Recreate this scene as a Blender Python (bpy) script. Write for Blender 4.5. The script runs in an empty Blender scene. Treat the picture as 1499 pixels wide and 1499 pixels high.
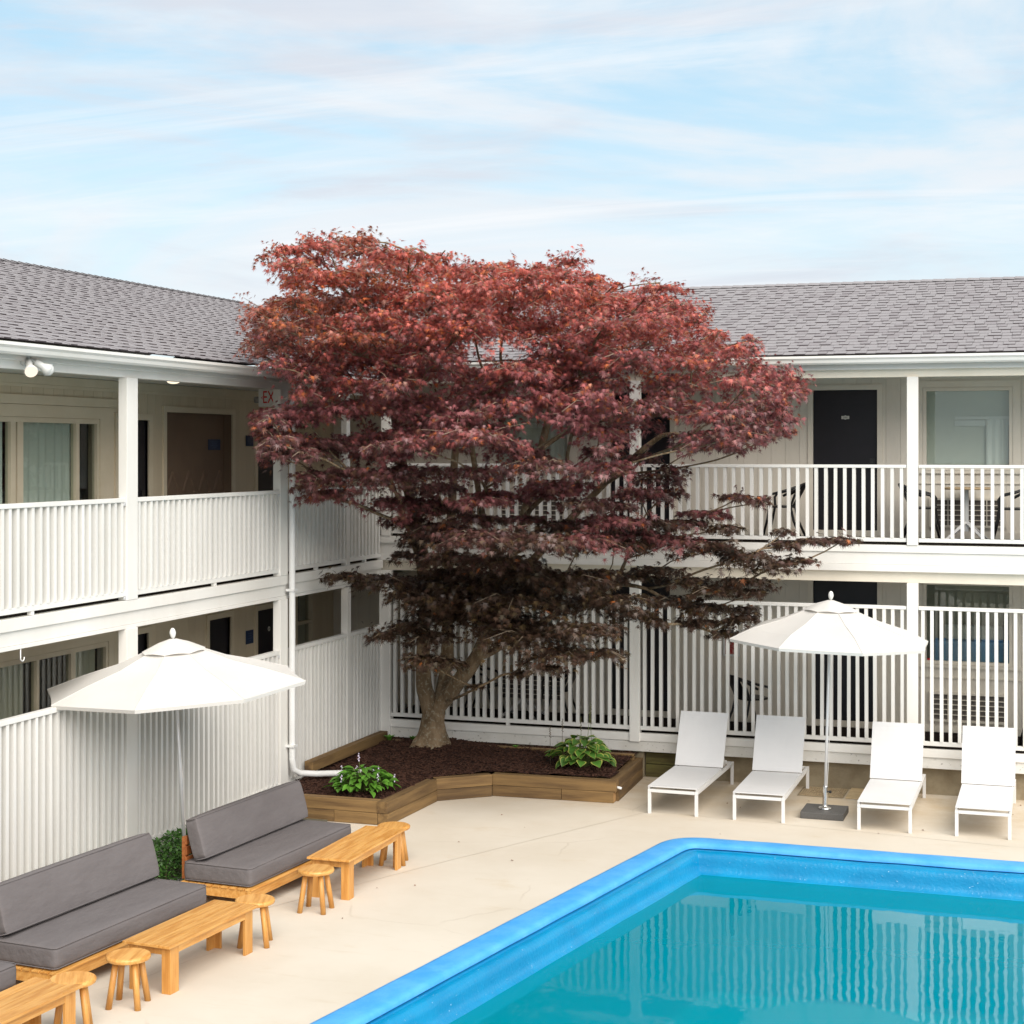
import bpy, bmesh, math, random
import numpy as np
from mathutils import Vector, Matrix, noise as mnoise
R = math.radians
sc = bpy.context.scene
COL = sc.collection
rnd = random.Random(11)

# ------------------------------------------------------------------ camera
cam_d = bpy.data.cameras.new('camera')
cam_d.sensor_width = 36.0
cam_d.lens = 58.43
cam_d.shift_y = -0.0603
cam_d.clip_start = 0.1
cam_d.clip_end = 2000
cam = bpy.data.objects.new('camera', cam_d)
COL.objects.link(cam)
cam.location = (9.581, -22.493, 4.559)
cam.rotation_euler = (R(90), 0, R(18.55))
sc.camera = cam

# ------------------------------------------------------------------ sky, sun, exposure
SUN_DIR = Vector((0.58, -0.64, 0.78)).normalized()
SUN_EL = math.asin(SUN_DIR.z)
SUN_AZ = math.atan2(SUN_DIR.x, SUN_DIR.y)
world = bpy.data.worlds.new('World')
sc.world = world
world.use_nodes = True
wn, wl = world.node_tree.nodes, world.node_tree.links
wn.clear()
def N(nt, typ, **kw):
    n = nt.nodes.new(typ)
    for k, v in kw.items():
        setattr(n, k, v)
    return n
w_out = N(world.node_tree, 'ShaderNodeOutputWorld')
w_bg = N(world.node_tree, 'ShaderNodeBackground')
w_bg.inputs['Strength'].default_value = 0.056
w_sky = N(world.node_tree, 'ShaderNodeTexSky', sky_type='NISHITA', sun_disc=False)
w_sky.sun_elevation = SUN_EL
w_sky.sun_rotation = SUN_AZ
w_sky.air_density = 1.0
w_sky.dust_density = 0.6
w_sky.ozone_density = 1.0
w_tc = N(world.node_tree, 'ShaderNodeTexCoord')
w_sep = N(world.node_tree, 'ShaderNodeSeparateXYZ')
wl.new(w_tc.outputs['Generated'], w_sep.inputs[0])
def wmath(op, a, b=None, clamp=False):
    n = N(world.node_tree, 'ShaderNodeMath', operation=op, use_clamp=clamp)
    for i, v in enumerate((a, b)):
        if v is None: continue
        if isinstance(v, (int, float)): n.inputs[i].default_value = v
        else: wl.new(v, n.inputs[i])
    return n.outputs[0]
zc = wmath('MAXIMUM', w_sep.outputs['Z'], 0.0)
den = wmath('ADD', zc, 0.10)
px_ = wmath('DIVIDE', w_sep.outputs['X'], den)
py_ = wmath('DIVIDE', w_sep.outputs['Y'], den)
w_cmb = N(world.node_tree, 'ShaderNodeCombineXYZ')
wl.new(px_, w_cmb.inputs[0]); wl.new(py_, w_cmb.inputs[1])
def cloud(rot, scale, nscale, detail, rough, dist, lo, hi, off, flat=True):
    mp = N(world.node_tree, 'ShaderNodeMapping')
    mp.inputs['Rotation'].default_value = (0, 0, rot) if flat else rot
    mp.inputs['Scale'].default_value = scale
    mp.inputs['Location'].default_value = off
    wl.new(w_cmb.outputs[0] if flat else w_tc.outputs['Generated'], mp.inputs[0])
    nz = N(world.node_tree, 'ShaderNodeTexNoise')
    nz.inputs['Scale'].default_value = nscale
    nz.inputs['Detail'].default_value = detail
    nz.inputs['Roughness'].default_value = rough
    nz.inputs['Distortion'].default_value = dist
    wl.new(mp.outputs[0], nz.inputs['Vector'])
    mr = N(world.node_tree, 'ShaderNodeMapRange', interpolation_type='SMOOTHSTEP')
    mr.inputs['From Min'].default_value = lo
    mr.inputs['From Max'].default_value = hi
    wl.new(nz.outputs['Fac'], mr.inputs['Value'])
    return mr.outputs[0]
c_big = cloud((0, R(-9), 0), (2.6, 2.6, 11.0), 1.0, 8, 0.56, 0.7, 0.395, 0.60, (2.1, 0.4, 1.3), False)
c_wisp = cloud(R(-38), (0.34, 1.3, 1.0), 1.15, 9, 0.66, 1.0, 0.46, 0.78, (3.0, 1.4, 0))
c_grey = cloud((0, R(-5), 0), (2.2, 2.2, 13.0), 1.3, 8, 0.60, 0.9, 0.45, 0.66, (7.3, 2.2, 4.1), False)
haze_f = N(world.node_tree, 'ShaderNodeMapRange')
haze_f.inputs['From Min'].default_value = 0.0
haze_f.inputs['From Max'].default_value = 0.22
haze_f.inputs['To Min'].default_value = 0.80
haze_f.inputs['To Max'].default_value = 0.0
wl.new(zc, haze_f.inputs['Value'])
def wmix(fac, a, b):
    m = N(world.node_tree, 'ShaderNodeMix', data_type='RGBA')
    if isinstance(fac, float): m.inputs[0].default_value = fac
    else: wl.new(fac, m.inputs[0])
    for s, v in ((6, a), (7, b)):
        if isinstance(v, tuple): m.inputs[s].default_value = (*v, 1)
        else: wl.new(v, m.inputs[s])
    return m.outputs[2]
SKYB = (2.75, 4.15, 4.85)
base = wmix(0.72, w_sky.outputs[0], SKYB)
base = wmix(haze_f.outputs[0], base, (4.75, 4.98, 5.12))
base = wmix(wmath('MULTIPLY', c_big, 0.82), base, (4.68, 4.83, 5.04))
base = wmix(wmath('MULTIPLY', c_grey, 0.85), base, (3.80, 4.02, 4.46))
base = wmix(wmath('MULTIPLY', c_wisp, 0.62), base, (5.25, 5.3, 5.4))
wl.new(base, w_bg.inputs['Color'])
wl.new(w_bg.outputs[0], w_out.inputs['Surface'])

sun_d = bpy.data.lights.new('sun', 'SUN')
sun_d.energy = 1.5
sun_d.angle = R(60)
sun_d.color = (1.0, 0.925, 0.83)
sun = bpy.data.objects.new('sun', sun_d)
COL.objects.link(sun)
sun.location = (8, -10, 20)
sun.rotation_euler = SUN_DIR.to_track_quat('Z', 'Y').to_euler()

sc.view_settings.view_transform = 'Standard'
sc.view_settings.look = 'None'
sc.view_settings.exposure = 1.76
sc.view_settings.gamma = 1.0
sc.view_settings.use_curve_mapping = False
sc.cycles.max_bounces = 10
sc.cycles.transparent_max_bounces = 16

# ------------------------------------------------------------------ materials
MATS = {}
def mat(name, col, rough=0.6, col2=None, nscale=6.0, namt=0.5, bump=0.0, bscale=40.0, spec=0.5, metal=0.0,
        stretch=(1, 1, 1), coord='pos', rnd_v=0.0, detail=5.0, lo=0.35, hi=0.68, bdist=0.01, coat=0.0):
    m = bpy.data.materials.new(name); m.use_nodes = True
    nt = m.node_tree; b = nt.nodes['Principled BSDF']; L = nt.links
    b.inputs['Roughness'].default_value = rough
    b.inputs['Metallic'].default_value = metal
    b.inputs['Specular IOR Level'].default_value = spec
    b.inputs['Coat Weight'].default_value = coat; b.inputs['Coat Roughness'].default_value = .10
    if coord == 'pos':
        src = N(nt, 'ShaderNodeNewGeometry').outputs['Position']
    else:
        src = N(nt, 'ShaderNodeTexCoord').outputs['Object']
    mp = N(nt, 'ShaderNodeMapping'); mp.inputs['Scale'].default_value = stretch
    L.new(src, mp.inputs[0])
    oi = N(nt, 'ShaderNodeObjectInfo')
    if coord != 'pos':
        ad = N(nt, 'ShaderNodeVectorMath', operation='ADD')
        ml = N(nt, 'ShaderNodeMath', operation='MULTIPLY'); ml.inputs[1].default_value = 37.0
        L.new(oi.outputs['Random'], ml.inputs[0]); L.new(mp.outputs[0], ad.inputs[0]); L.new(ml.outputs[0], ad.inputs[1])
        vec = ad.outputs[0]
    else:
        vec = mp.outputs[0]
    out = None
    nz = N(nt, 'ShaderNodeTexNoise')
    nz.inputs['Scale'].default_value = nscale; nz.inputs['Detail'].default_value = detail
    nz.inputs['Roughness'].default_value = 0.62
    L.new(vec, nz.inputs['Vector'])
    mr = N(nt, 'ShaderNodeMapRange', interpolation_type='SMOOTHSTEP')
    mr.inputs['From Min'].default_value = lo; mr.inputs['From Max'].default_value = hi
    mr.inputs['To Max'].default_value = namt if col2 is None else 1.0
    L.new(nz.outputs['Fac'], mr.inputs['Value'])
    mx = N(nt, 'ShaderNodeMix', data_type='RGBA')
    L.new(mr.outputs[0], mx.inputs[0])
    c2 = col2 if col2 is not None else tuple(c * 0.82 for c in col)
    mx.inputs[6].default_value = (*col, 1); mx.inputs[7].default_value = (*c2, 1)
    out = mx.outputs[2]
    if rnd_v:
        hs = N(nt, 'ShaderNodeHueSaturation')
        r2 = N(nt, 'ShaderNodeMapRange'); r2.inputs['To Min'].default_value = 1 - rnd_v; r2.inputs['To Max'].default_value = 1 + rnd_v
        L.new(oi.outputs['Random'], r2.inputs['Value']); L.new(r2.outputs[0], hs.inputs['Value']); L.new(out, hs.inputs['Color'])
        out = hs.outputs[0]
    L.new(out, b.inputs['Base Color'])
    if bump:
        n2 = N(nt, 'ShaderNodeTexNoise'); n2.inputs['Scale'].default_value = bscale; n2.inputs['Detail'].default_value = 4
        L.new(vec, n2.inputs['Vector'])
        bp = N(nt, 'ShaderNodeBump'); bp.inputs['Strength'].default_value = bump; bp.inputs['Distance'].default_value = bdist
        L.new(n2.outputs['Fac'], bp.inputs['Height']); L.new(bp.outputs[0], b.inputs['Normal'])
    MATS[name] = m
    return m
WHITE = mat('white_paint', (.80, .785, .75), .45, (.75, .73, .69), 1.6, bump=.10, bscale=30, stretch=(1, 1, .35))
PICKET = mat('picket_paint', (.79, .78, .75), .42, (.745, .735, .705), 2.2, stretch=(1, 1, .3), rnd_v=.03, coord='pos')
TRIM = mat('cream_trim', (.81, .745, .63), .5, (.76, .70, .585), 2.0, bump=.08)
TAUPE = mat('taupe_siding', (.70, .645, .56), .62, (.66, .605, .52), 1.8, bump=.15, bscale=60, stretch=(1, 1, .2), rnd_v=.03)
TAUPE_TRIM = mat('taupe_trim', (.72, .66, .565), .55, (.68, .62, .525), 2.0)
TAUPE_L = mat('taupe_siding_shade_tint', (.63, .53, .385), .62, (.58, .48, .34), 1.8, bump=.15, bscale=60, stretch=(1, 1, .2), rnd_v=.03)  # darker, yellower taupe: the side wing's porch shade put into the wall colour
TAUPE_LT = mat('taupe_trim_shade_tint', (.67, .575, .43), .55, (.62, .53, .385), 2.0)  # side wing trim, with the same porch shade in its base colour
CEIL = mat('porch_ceiling_paint', (.68, .65, .58), .6, (.63, .60, .53), 1.0)
BLACK = mat('black_door_paint', (.0125, .011, .0155), .42, (.010, .009, .012), 3.0, spec=.35)
CARPET = mat('dark_carpet', (.014, .009, .008), .95, (.02, .013, .01), 40, spec=.1)
BROWN = mat('brown_block_wall', (.20, .13, .085), .75, (.18, .115, .075), 2.0, bump=.2)
DARK = mat('dark_interior', (.012, .011, .010), .8)
SHINGLE = mat('shingle_granules', (.30, .282, .287), .92, (.25, .233, .240), 55, bump=.5, bscale=220, spec=.2, rnd_v=.0, bdist=.004)
SHINGLE2 = mat('shingle_granules_dark', (.27, .25, .256), .92, (.225, .206, .214), 55, bump=.5, bscale=220, spec=.2, bdist=.004)
EDGE = mat('asphalt_edge', (.088, .074, .080), .95, spec=.1)
CONCRETE = mat('foundation_concrete', (.33, .275, .185), .85, (.24, .19, .12), 3.5, bump=.3, bscale=50)
TIMBER = mat('planter_timber', (.225, .135, .050), .8, (.085, .046, .017), 2.2, bump=.35, bscale=14, stretch=(.35, 5, 5), coord='obj', rnd_v=.16, lo=.3, hi=.72)
ENDGRAIN = mat('cut_timber_end', (.42, .245, .10), .85, (.30, .165, .065), 9)
MOSSY = mat('mossy_timber', (.13, .115, .035), .9, (.075, .058, .02), 5.0, bump=.4, stretch=(.4, 3, 3))
TEAK = mat('honey_wood', (.67, .36, .105), .42, (.50, .215, .042), 3.0, bump=.06, bscale=12, stretch=(9, .7, 9), coord='obj', rnd_v=.09)
TEAK_V = mat('honey_wood_upright', (.61, .31, .085), .45, (.47, .20, .04), 3.0, bump=.06, bscale=12, stretch=(9, 9, .7), coord='obj', rnd_v=.09)
TEAK_R = mat('reddish_wood', (.40, .135, .040), .5, (.30, .09, .025), 3.0, stretch=(9, .7, 9), coord='obj', rnd_v=.1)
CUSHION = mat('grey_cushion', (.145, .131, .132), .88, (.134, .120, .121), 4, bump=.55, bscale=8, stretch=(1.6, .6, 1.6), spec=.25, coord='obj', bdist=.02)
PIPING = mat('cushion_piping', (.12, .104, .106), .85)
CANVAS = mat('white_canvas', (.68, .66, .63), .85, (.66, .637, .607), 2, bump=.12, bscale=9, spec=.2)
def cloth_mix(m, kind, amt, col):
    nt = m.node_tree; L = nt.links; o = nt.nodes['Material Output']; b = nt.nodes['Principled BSDF']
    t = N(nt, kind); t.inputs[0].default_value = (*col, 1)
    mx = N(nt, 'ShaderNodeMixShader'); mx.inputs[0].default_value = amt
    L.new(b.outputs[0], mx.inputs[1]); L.new(t.outputs[0], mx.inputs[2]); L.new(mx.outputs[0], o.inputs['Surface'])
cloth_mix(CANVAS, 'ShaderNodeBsdfTranslucent', .12, (.80, .76, .70))
SLING = mat('white_sling', (.72, .715, .72), .7, (.695, .69, .695), 3, bump=.15, bscale=160, spec=.3, bdist=.003)
cloth_mix(SLING, 'ShaderNodeBsdfTransparent', .10, (1, 1, 1))
FRAMEW = mat('white_metal', (.70, .69, .68), .35, (.67, .66, .645), 3)
ALU = mat('brushed_aluminium', (.70, .70, .71), .34, (.65, .65, .66), 5, metal=.25)
CHROME = mat('chrome', (.75, .74, .72), .16, metal=1.0)
GRANITE = mat('dark_granite', (.065, .062, .06), .6, (.11, .105, .10), 160, bump=.2, bscale=150)
BLKMETAL = mat('black_metal', (.012, .011, .012), .4, spec=.5)
BLUESIGN = mat('navy_sign', (.010, .028, .085), .45)
SIGNLINE = mat('sign_print', (.045, .075, .15), .5)
PLATE = mat('door_plate', (.62, .60, .54), .4)
INK = mat('dark_ink', (.06, .06, .06), .5)
REDINK = mat('red_lettering', (.60, .015, .02), .45)
PLASTIC = mat('white_plastic', (.72, .72, .70), .4)
PVC = mat('white_pipe', (.80, .80, .80), .32, (.74, .74, .73), 2)
MULCH = mat('bark_mulch', (.042, .017, .011), .95, (.018, .007, .005), 22, bump=.8, bscale=60, spec=.2, rnd_v=.0, bdist=.02)
CHIP = mat('mulch_chip', (.075, .034, .022), .9, (.028, .012, .008), 30, spec=.25)
BARK = mat('maple_bark', (.26, .185, .115), .9, (.125, .085, .05), 7, bump=.9, bscale=22, stretch=(1, 1, .4), spec=.2, bdist=.03)
GROUND = mat('garden_ground', (.10, .09, .06), .95, (.05, .06, .03), .8)
WHITECURT = mat('white_curtain', (.90, .90, .88), .8, (.86, .86, .84), 2)
SCREEN = mat('roller_shade', (.74, .75, .70), .8, (.70, .71, .66), .9)
CURTAIN = mat('sheer_curtain', (.74, .76, .70), .85, (.66, .68, .62), 1.2, stretch=(1, 1, .05))
GREYCURT = mat('taupe_curtain', (.58, .53, .43), .85, (.51, .46, .37), 1.2, stretch=(1, 1, .05))
BLUECLOTH = mat('blue_bedspread', (.32, .45, .66), .85)
GRILLE = mat('grille_dark', (.15, .13, .115), .7, (.12, .10, .09), 30)
GUTTER = mat('white_gutter', (.82, .81, .78), .3, (.78, .765, .72), 1.5)
FLASH = mat('drip_edge', (.42, .40, .38), .5, (.36, .30, .22), 3)

def bark_lichen():
    nt = BARK.node_tree; b = nt.nodes['Principled BSDF']; L = nt.links
    src = b.inputs['Base Color'].links[0].from_socket
    g = N(nt, 'ShaderNodeNewGeometry')
    v = N(nt, 'ShaderNodeTexNoise'); v.inputs['Scale'].default_value = 26; v.inputs['Detail'].default_value = 6
    L.new(g.outputs['Position'], v.inputs['Vector'])
    mr = N(nt, 'ShaderNodeMapRange'); mr.inputs['From Min'].default_value = .54; mr.inputs['From Max'].default_value = .62
    mr.inputs['To Max'].default_value = .6
    L.new(v.outputs['Fac'], mr.inputs['Value'])
    mx = N(nt, 'ShaderNodeMix', data_type='RGBA'); L.new(mr.outputs[0], mx.inputs[0]); L.new(src, mx.inputs[6])
    mx.inputs[7].default_value = (.30, .27, .20, 1)
    L.new(mx.outputs[2], b.inputs['Base Color'])
bark_lichen()

def deck_material():
    m = mat('painted_concrete', (.635, .575, .49), .72, (.585, .52, .43), .55, bump=.22, bscale=9, spec=.3, bdist=.006, detail=8)
    nt = m.node_tree; b = nt.nodes['Principled BSDF']; L = nt.links
    cur = b.inputs['Base Color'].links[0].from_socket
    g = N(nt, 'ShaderNodeNewGeometry')
    def layer(scale, lo, hi, amt, col, stretch=(1, 1, 1), det=7):
        nonlocal cur
        mp = N(nt, 'ShaderNodeMapping'); mp.inputs['Scale'].default_value = stretch
        L.new(g.outputs['Position'], mp.inputs[0])
        v = N(nt, 'ShaderNodeTexNoise'); v.inputs['Scale'].default_value = scale; v.inputs['Detail'].default_value = det
        v.inputs['Roughness'].default_value = .68
        L.new(mp.outputs[0], v.inputs['Vector'])
        mr = N(nt, 'ShaderNodeMapRange', interpolation_type='SMOOTHSTEP'); mr.inputs['From Min'].default_value = lo; mr.inputs['From Max'].default_value = hi
        mr.inputs['To Max'].default_value = amt
        L.new(v.outputs['Fac'], mr.inputs['Value'])
        mx = N(nt, 'ShaderNodeMix', data_type='RGBA'); L.new(mr.outputs[0], mx.inputs[0]); L.new(cur, mx.inputs[6])
        mx.inputs[7].default_value = (*col, 1)
        cur = mx.outputs[2]
    layer(1.1, .56, .74, .42, (.53, .42, .28), (1, 1.6, 1))
    layer(7.0, .66, .76, .50, (.36, .27, .17), (.5, 1.5, 1))
    layer(34, .70, .77, .6, (.26, .18, .11)); layer(3.2, .55, .75, .30, (.50, .40, .28), (.35, 1.8, 1))
    # soil that has washed up against the wall and planter
    sp = N(nt, 'ShaderNodeSeparateXYZ'); L.new(g.outputs['Position'], sp.inputs[0])
    my = N(nt, 'ShaderNodeMapRange', interpolation_type='SMOOTHSTEP'); my.inputs['From Min'].default_value = -3.1; my.inputs['From Max'].default_value = .1
    L.new(sp.outputs['Y'], my.inputs['Value'])
    ns = N(nt, 'ShaderNodeTexNoise'); ns.inputs['Scale'].default_value = 1.3; ns.inputs['Detail'].default_value = 9; ns.inputs['Roughness'].default_value = .7
    L.new(g.outputs['Position'], ns.inputs['Vector'])
    mq = N(nt, 'ShaderNodeMapRange', interpolation_type='SMOOTHSTEP'); mq.inputs['From Min'].default_value = .30; mq.inputs['From Max'].default_value = .66; mq.inputs['To Max'].default_value = .95
    L.new(ns.outputs['Fac'], mq.inputs['Value'])
    mm = N(nt, 'ShaderNodeMath', operation='MULTIPLY'); L.new(my.outputs[0], mm.inputs[0]); L.new(mq.outputs[0], mm.inputs[1])
    mz = N(nt, 'ShaderNodeMix', data_type='RGBA'); L.new(mm.outputs[0], mz.inputs[0]); L.new(cur, mz.inputs[6]); mz.inputs[7].default_value = (.50, .385, .245, 1)
    cur = mz.outputs[2]
    # hairline cracks
    vo = N(nt, 'ShaderNodeTexVoronoi', feature='DISTANCE_TO_EDGE'); vo.inputs['Scale'].default_value = .42
    nz = N(nt, 'ShaderNodeTexNoise'); nz.inputs['Scale'].default_value = 2.5; nz.inputs['Detail'].default_value = 5
    L.new(g.outputs['Position'], nz.inputs['Vector'])
    ad = N(nt, 'ShaderNodeMix', data_type='VECTOR'); ad.inputs[0].default_value = .16
    L.new(g.outputs['Position'], ad.inputs[4]); L.new(nz.outputs['Color'], ad.inputs[5])
    L.new(ad.outputs[1], vo.inputs['Vector'])
    mr = N(nt, 'ShaderNodeMapRange'); mr.inputs['From Min'].default_value = 0; mr.inputs['From Max'].default_value = .006
    mr.inputs['To Min'].default_value = .22; mr.inputs['To Max'].default_value = 0
    L.new(vo.outputs['Distance'], mr.inputs['Value'])
    gate = N(nt, 'ShaderNodeMapRange'); gate.inputs['From Min'].default_value = .50; gate.inputs['From Max'].default_value = .62
    n3 = N(nt, 'ShaderNodeTexNoise'); n3.inputs['Scale'].default_value = .9
    L.new(g.outputs['Position'], n3.inputs['Vector']); L.new(n3.outputs['Fac'], gate.inputs['Value'])
    mu = N(nt, 'ShaderNodeMath', operation='MULTIPLY'); L.new(mr.outputs[0], mu.inputs[0]); L.new(gate.outputs[0], mu.inputs[1])
    mx = N(nt, 'ShaderNodeMix', data_type='RGBA'); L.new(mu.outputs[0], mx.inputs[0]); L.new(cur, mx.inputs[6]); mx.inputs[7].default_value = (.25, .18, .11, 1)
    L.new(mx.outputs[2], b.inputs['Base Color'])
    return m
DECK = deck_material()
COPING = mat('coping_paint', (.085, .37, .76), .6, (.05, .31, .70), 3.0, bump=.3, bscale=18, spec=.4)
POOLSIDE = mat('pool_side_paint', (.0, .235, .46), .30, (.0, .195, .40), 2.0, bump=.45, bscale=30, spec=.35, bdist=.012, coat=.25)
POOLFLOOR = mat('pool_floor_paint', (.03, .55, .66), .6, (.028, .48, .62), .6)

def flecks(m, scale, lo, hi, amt, col):
    nt = m.node_tree; b = nt.nodes['Principled BSDF']; L = nt.links
    src = b.inputs['Base Color'].links[0].from_socket
    g = N(nt, 'ShaderNodeNewGeometry'); v = N(nt, 'ShaderNodeTexNoise'); v.inputs['Scale'].default_value = scale; v.inputs['Detail'].default_value = 5; v.inputs['Roughness'].default_value = .7
    L.new(g.outputs['Position'], v.inputs['Vector'])
    mr = N(nt, 'ShaderNodeMapRange'); mr.inputs['From Min'].default_value = lo; mr.inputs['From Max'].default_value = hi; mr.inputs['To Max'].default_value = amt
    L.new(v.outputs['Fac'], mr.inputs['Value'])
    mx = N(nt, 'ShaderNodeMix', data_type='RGBA'); L.new(mr.outputs[0], mx.inputs[0]); L.new(src, mx.inputs[6]); mx.inputs[7].default_value = (*col, 1)
    L.new(mx.outputs[2], b.inputs['Base Color'])
flecks(POOLSIDE, 30, .665, .70, .75, (.62, .74, .84))
flecks(COPING, 22, .68, .72, .6, (.08, .16, .30))
OLDWHITE = mat('weathered_white_paint', (.74, .725, .69), .55, (.66, .64, .59), 2.2, bump=.15)
flecks(OLDWHITE, 19, .615, .66, .65, (.16, .13, .11))
def water_material():
    m = bpy.data.materials.new('pool_water'); m.use_nodes = True
    nt = m.node_tree; nt.nodes.clear(); L = nt.links
    o = N(nt, 'ShaderNodeOutputMaterial')
    tr = N(nt, 'ShaderNodeBsdfTransparent'); tr.inputs[0].default_value = (.42, .90, .92, 1)
    df = N(nt, 'ShaderNodeBsdfDiffuse'); df.inputs[0].default_value = (.0, .35, .45, 1)
    m0 = N(nt, 'ShaderNodeMixShader'); m0.inputs[0].default_value = .6
    gl = N(nt, 'ShaderNodeBsdfGlossy'); gl.inputs['Roughness'].default_value = .015
    fr = N(nt, 'ShaderNodeFresnel'); fr.inputs['IOR'].default_value = 1.33
    mx = N(nt, 'ShaderNodeMixShader')
    g = N(nt, 'ShaderNodeNewGeometry')
    mp = N(nt, 'ShaderNodeMapping'); mp.inputs['Scale'].default_value = (1, 1, 1)
    L.new(g.outputs['Position'], mp.inputs[0])
    nz = N(nt, 'ShaderNodeTexNoise'); nz.inputs['Scale'].default_value = 3.2; nz.inputs['Detail'].default_value = 2.5
    L.new(mp.outputs[0], nz.inputs['Vector'])
    bp = N(nt, 'ShaderNodeBump'); bp.inputs['Strength'].default_value = .028; bp.inputs['Distance'].default_value = .05
    L.new(nz.outputs['Fac'], bp.inputs['Height'])
    L.new(bp.outputs[0], gl.inputs['Normal']); L.new(bp.outputs[0], fr.inputs['Normal'])
    L.new(tr.outputs[0], m0.inputs[1]); L.new(df.outputs[0], m0.inputs[2])
    L.new(fr.outputs[0], mx.inputs[0]); L.new(m0.outputs[0], mx.inputs[1]); L.new(gl.outputs[0], mx.inputs[2])
    L.new(mx.outputs[0], o.inputs[0])
    return m
WATER = water_material()
def glass_material(name, tint, ior):
    m = bpy.data.materials.new(name); m.use_nodes = True
    nt = m.node_tree; nt.nodes.clear(); L = nt.links
    o = N(nt, 'ShaderNodeOutputMaterial')
    tr = N(nt, 'ShaderNodeBsdfTransparent'); tr.inputs[0].default_value = (*tint, 1)
    gl = N(nt, 'ShaderNodeBsdfGlossy'); gl.inputs['Roughness'].default_value = .01
    fr = N(nt, 'ShaderNodeFresnel')
    g = N(nt, 'ShaderNodeNewGeometry')      # same reflectance from either face of the pane
    mr = N(nt, 'ShaderNodeMapRange'); mr.inputs['To Min'].default_value = ior; mr.inputs['To Max'].default_value = 1 / ior
    L.new(g.outputs['Backfacing'], mr.inputs['Value']); L.new(mr.outputs[0], fr.inputs['IOR'])
    mx = N(nt, 'ShaderNodeMixShader')
    L.new(fr.outputs[0], mx.inputs[0]); L.new(tr.outputs[0], mx.inputs[1]); L.new(gl.outputs[0], mx.inputs[2]); L.new(mx.outputs[0], o.inputs[0])
    return m
GLASS = glass_material('window_glass', (.86, .89, .87), 1.6)
def emit_material(name, col, s):
    m = bpy.data.materials.new(name); m.use_nodes = True
    nt = m.node_tree; nt.nodes.clear()
    o = N(nt, 'ShaderNodeOutputMaterial'); e = N(nt, 'ShaderNodeEmission')
    e.inputs[0].default_value = (*col, 1); e.inputs[1].default_value = s
    nt.links.new(e.outputs[0], o.inputs[0])
    return m
LIT = emit_material('lit_lamp', (1.0, .84, .62), .42)
LITBULB = emit_material('lit_bulb', (1.0, .82, .66), .38)

def leaf_material(name, attr=True, col=(.1, .2, .03), trans=.25, rough=.42):
    m = bpy.data.materials.new(name); m.use_nodes = True
    nt = m.node_tree; b = nt.nodes['Principled BSDF']; L = nt.links
    o = nt.nodes['Material Output']
    b.inputs['Roughness'].default_value = rough
    b.inputs['Specular IOR Level'].default_value = .6
    t = N(nt, 'ShaderNodeBsdfTranslucent')
    mx = N(nt, 'ShaderNodeMixShader'); mx.inputs[0].default_value = trans
    if attr:
        a = N(nt, 'ShaderNodeAttribute'); a.attribute_name = 'leaf_colour'
        cs = a.outputs['Color']
    else:
        oi = N(nt, 'ShaderNodeObjectInfo'); hs = N(nt, 'ShaderNodeHueSaturation')
        r2 = N(nt, 'ShaderNodeMapRange'); r2.inputs['To Min'].default_value = .75; r2.inputs['To Max'].default_value = 1.3
        L.new(oi.outputs['Random'], r2.inputs['Value']); L.new(r2.outputs[0], hs.inputs['Value'])
        hs.inputs['Color'].default_value = (*col, 1); cs = hs.outputs[0]
    L.new(cs, b.inputs['Base Color']); L.new(cs, t.inputs[0])
    L.new(b.outputs[0], mx.inputs[1]); L.new(t.outputs[0], mx.inputs[2]); L.new(mx.outputs[0], o.inputs[0])
    return m
MAPLE = leaf_material('maple_leaf', True, trans=.30, rough=.36)
BOX = leaf_material('boxwood_leaf', True, trans=.2, rough=.5)
HOSTA = leaf_material('hosta_leaf', False, (.075, .19, .028), .18)
HOSTA_EDGE = leaf_material('hosta_leaf_margin', False, (.42, .44, .10), .2)
HOSTA2 = leaf_material('plain_hosta_leaf', False, (.10, .25, .028), .2)
STEM = mat('green_stem', (.12, .16, .04), .6)
STRAW = mat('dry_stalk', (.10, .075, .045), .8)
LILAC = mat('lilac_flower', (.60, .52, .68), .6)
FALLEN = mat('fallen_leaf', (.22, .075, .03), .8, (.12, .05, .025), 5)

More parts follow.
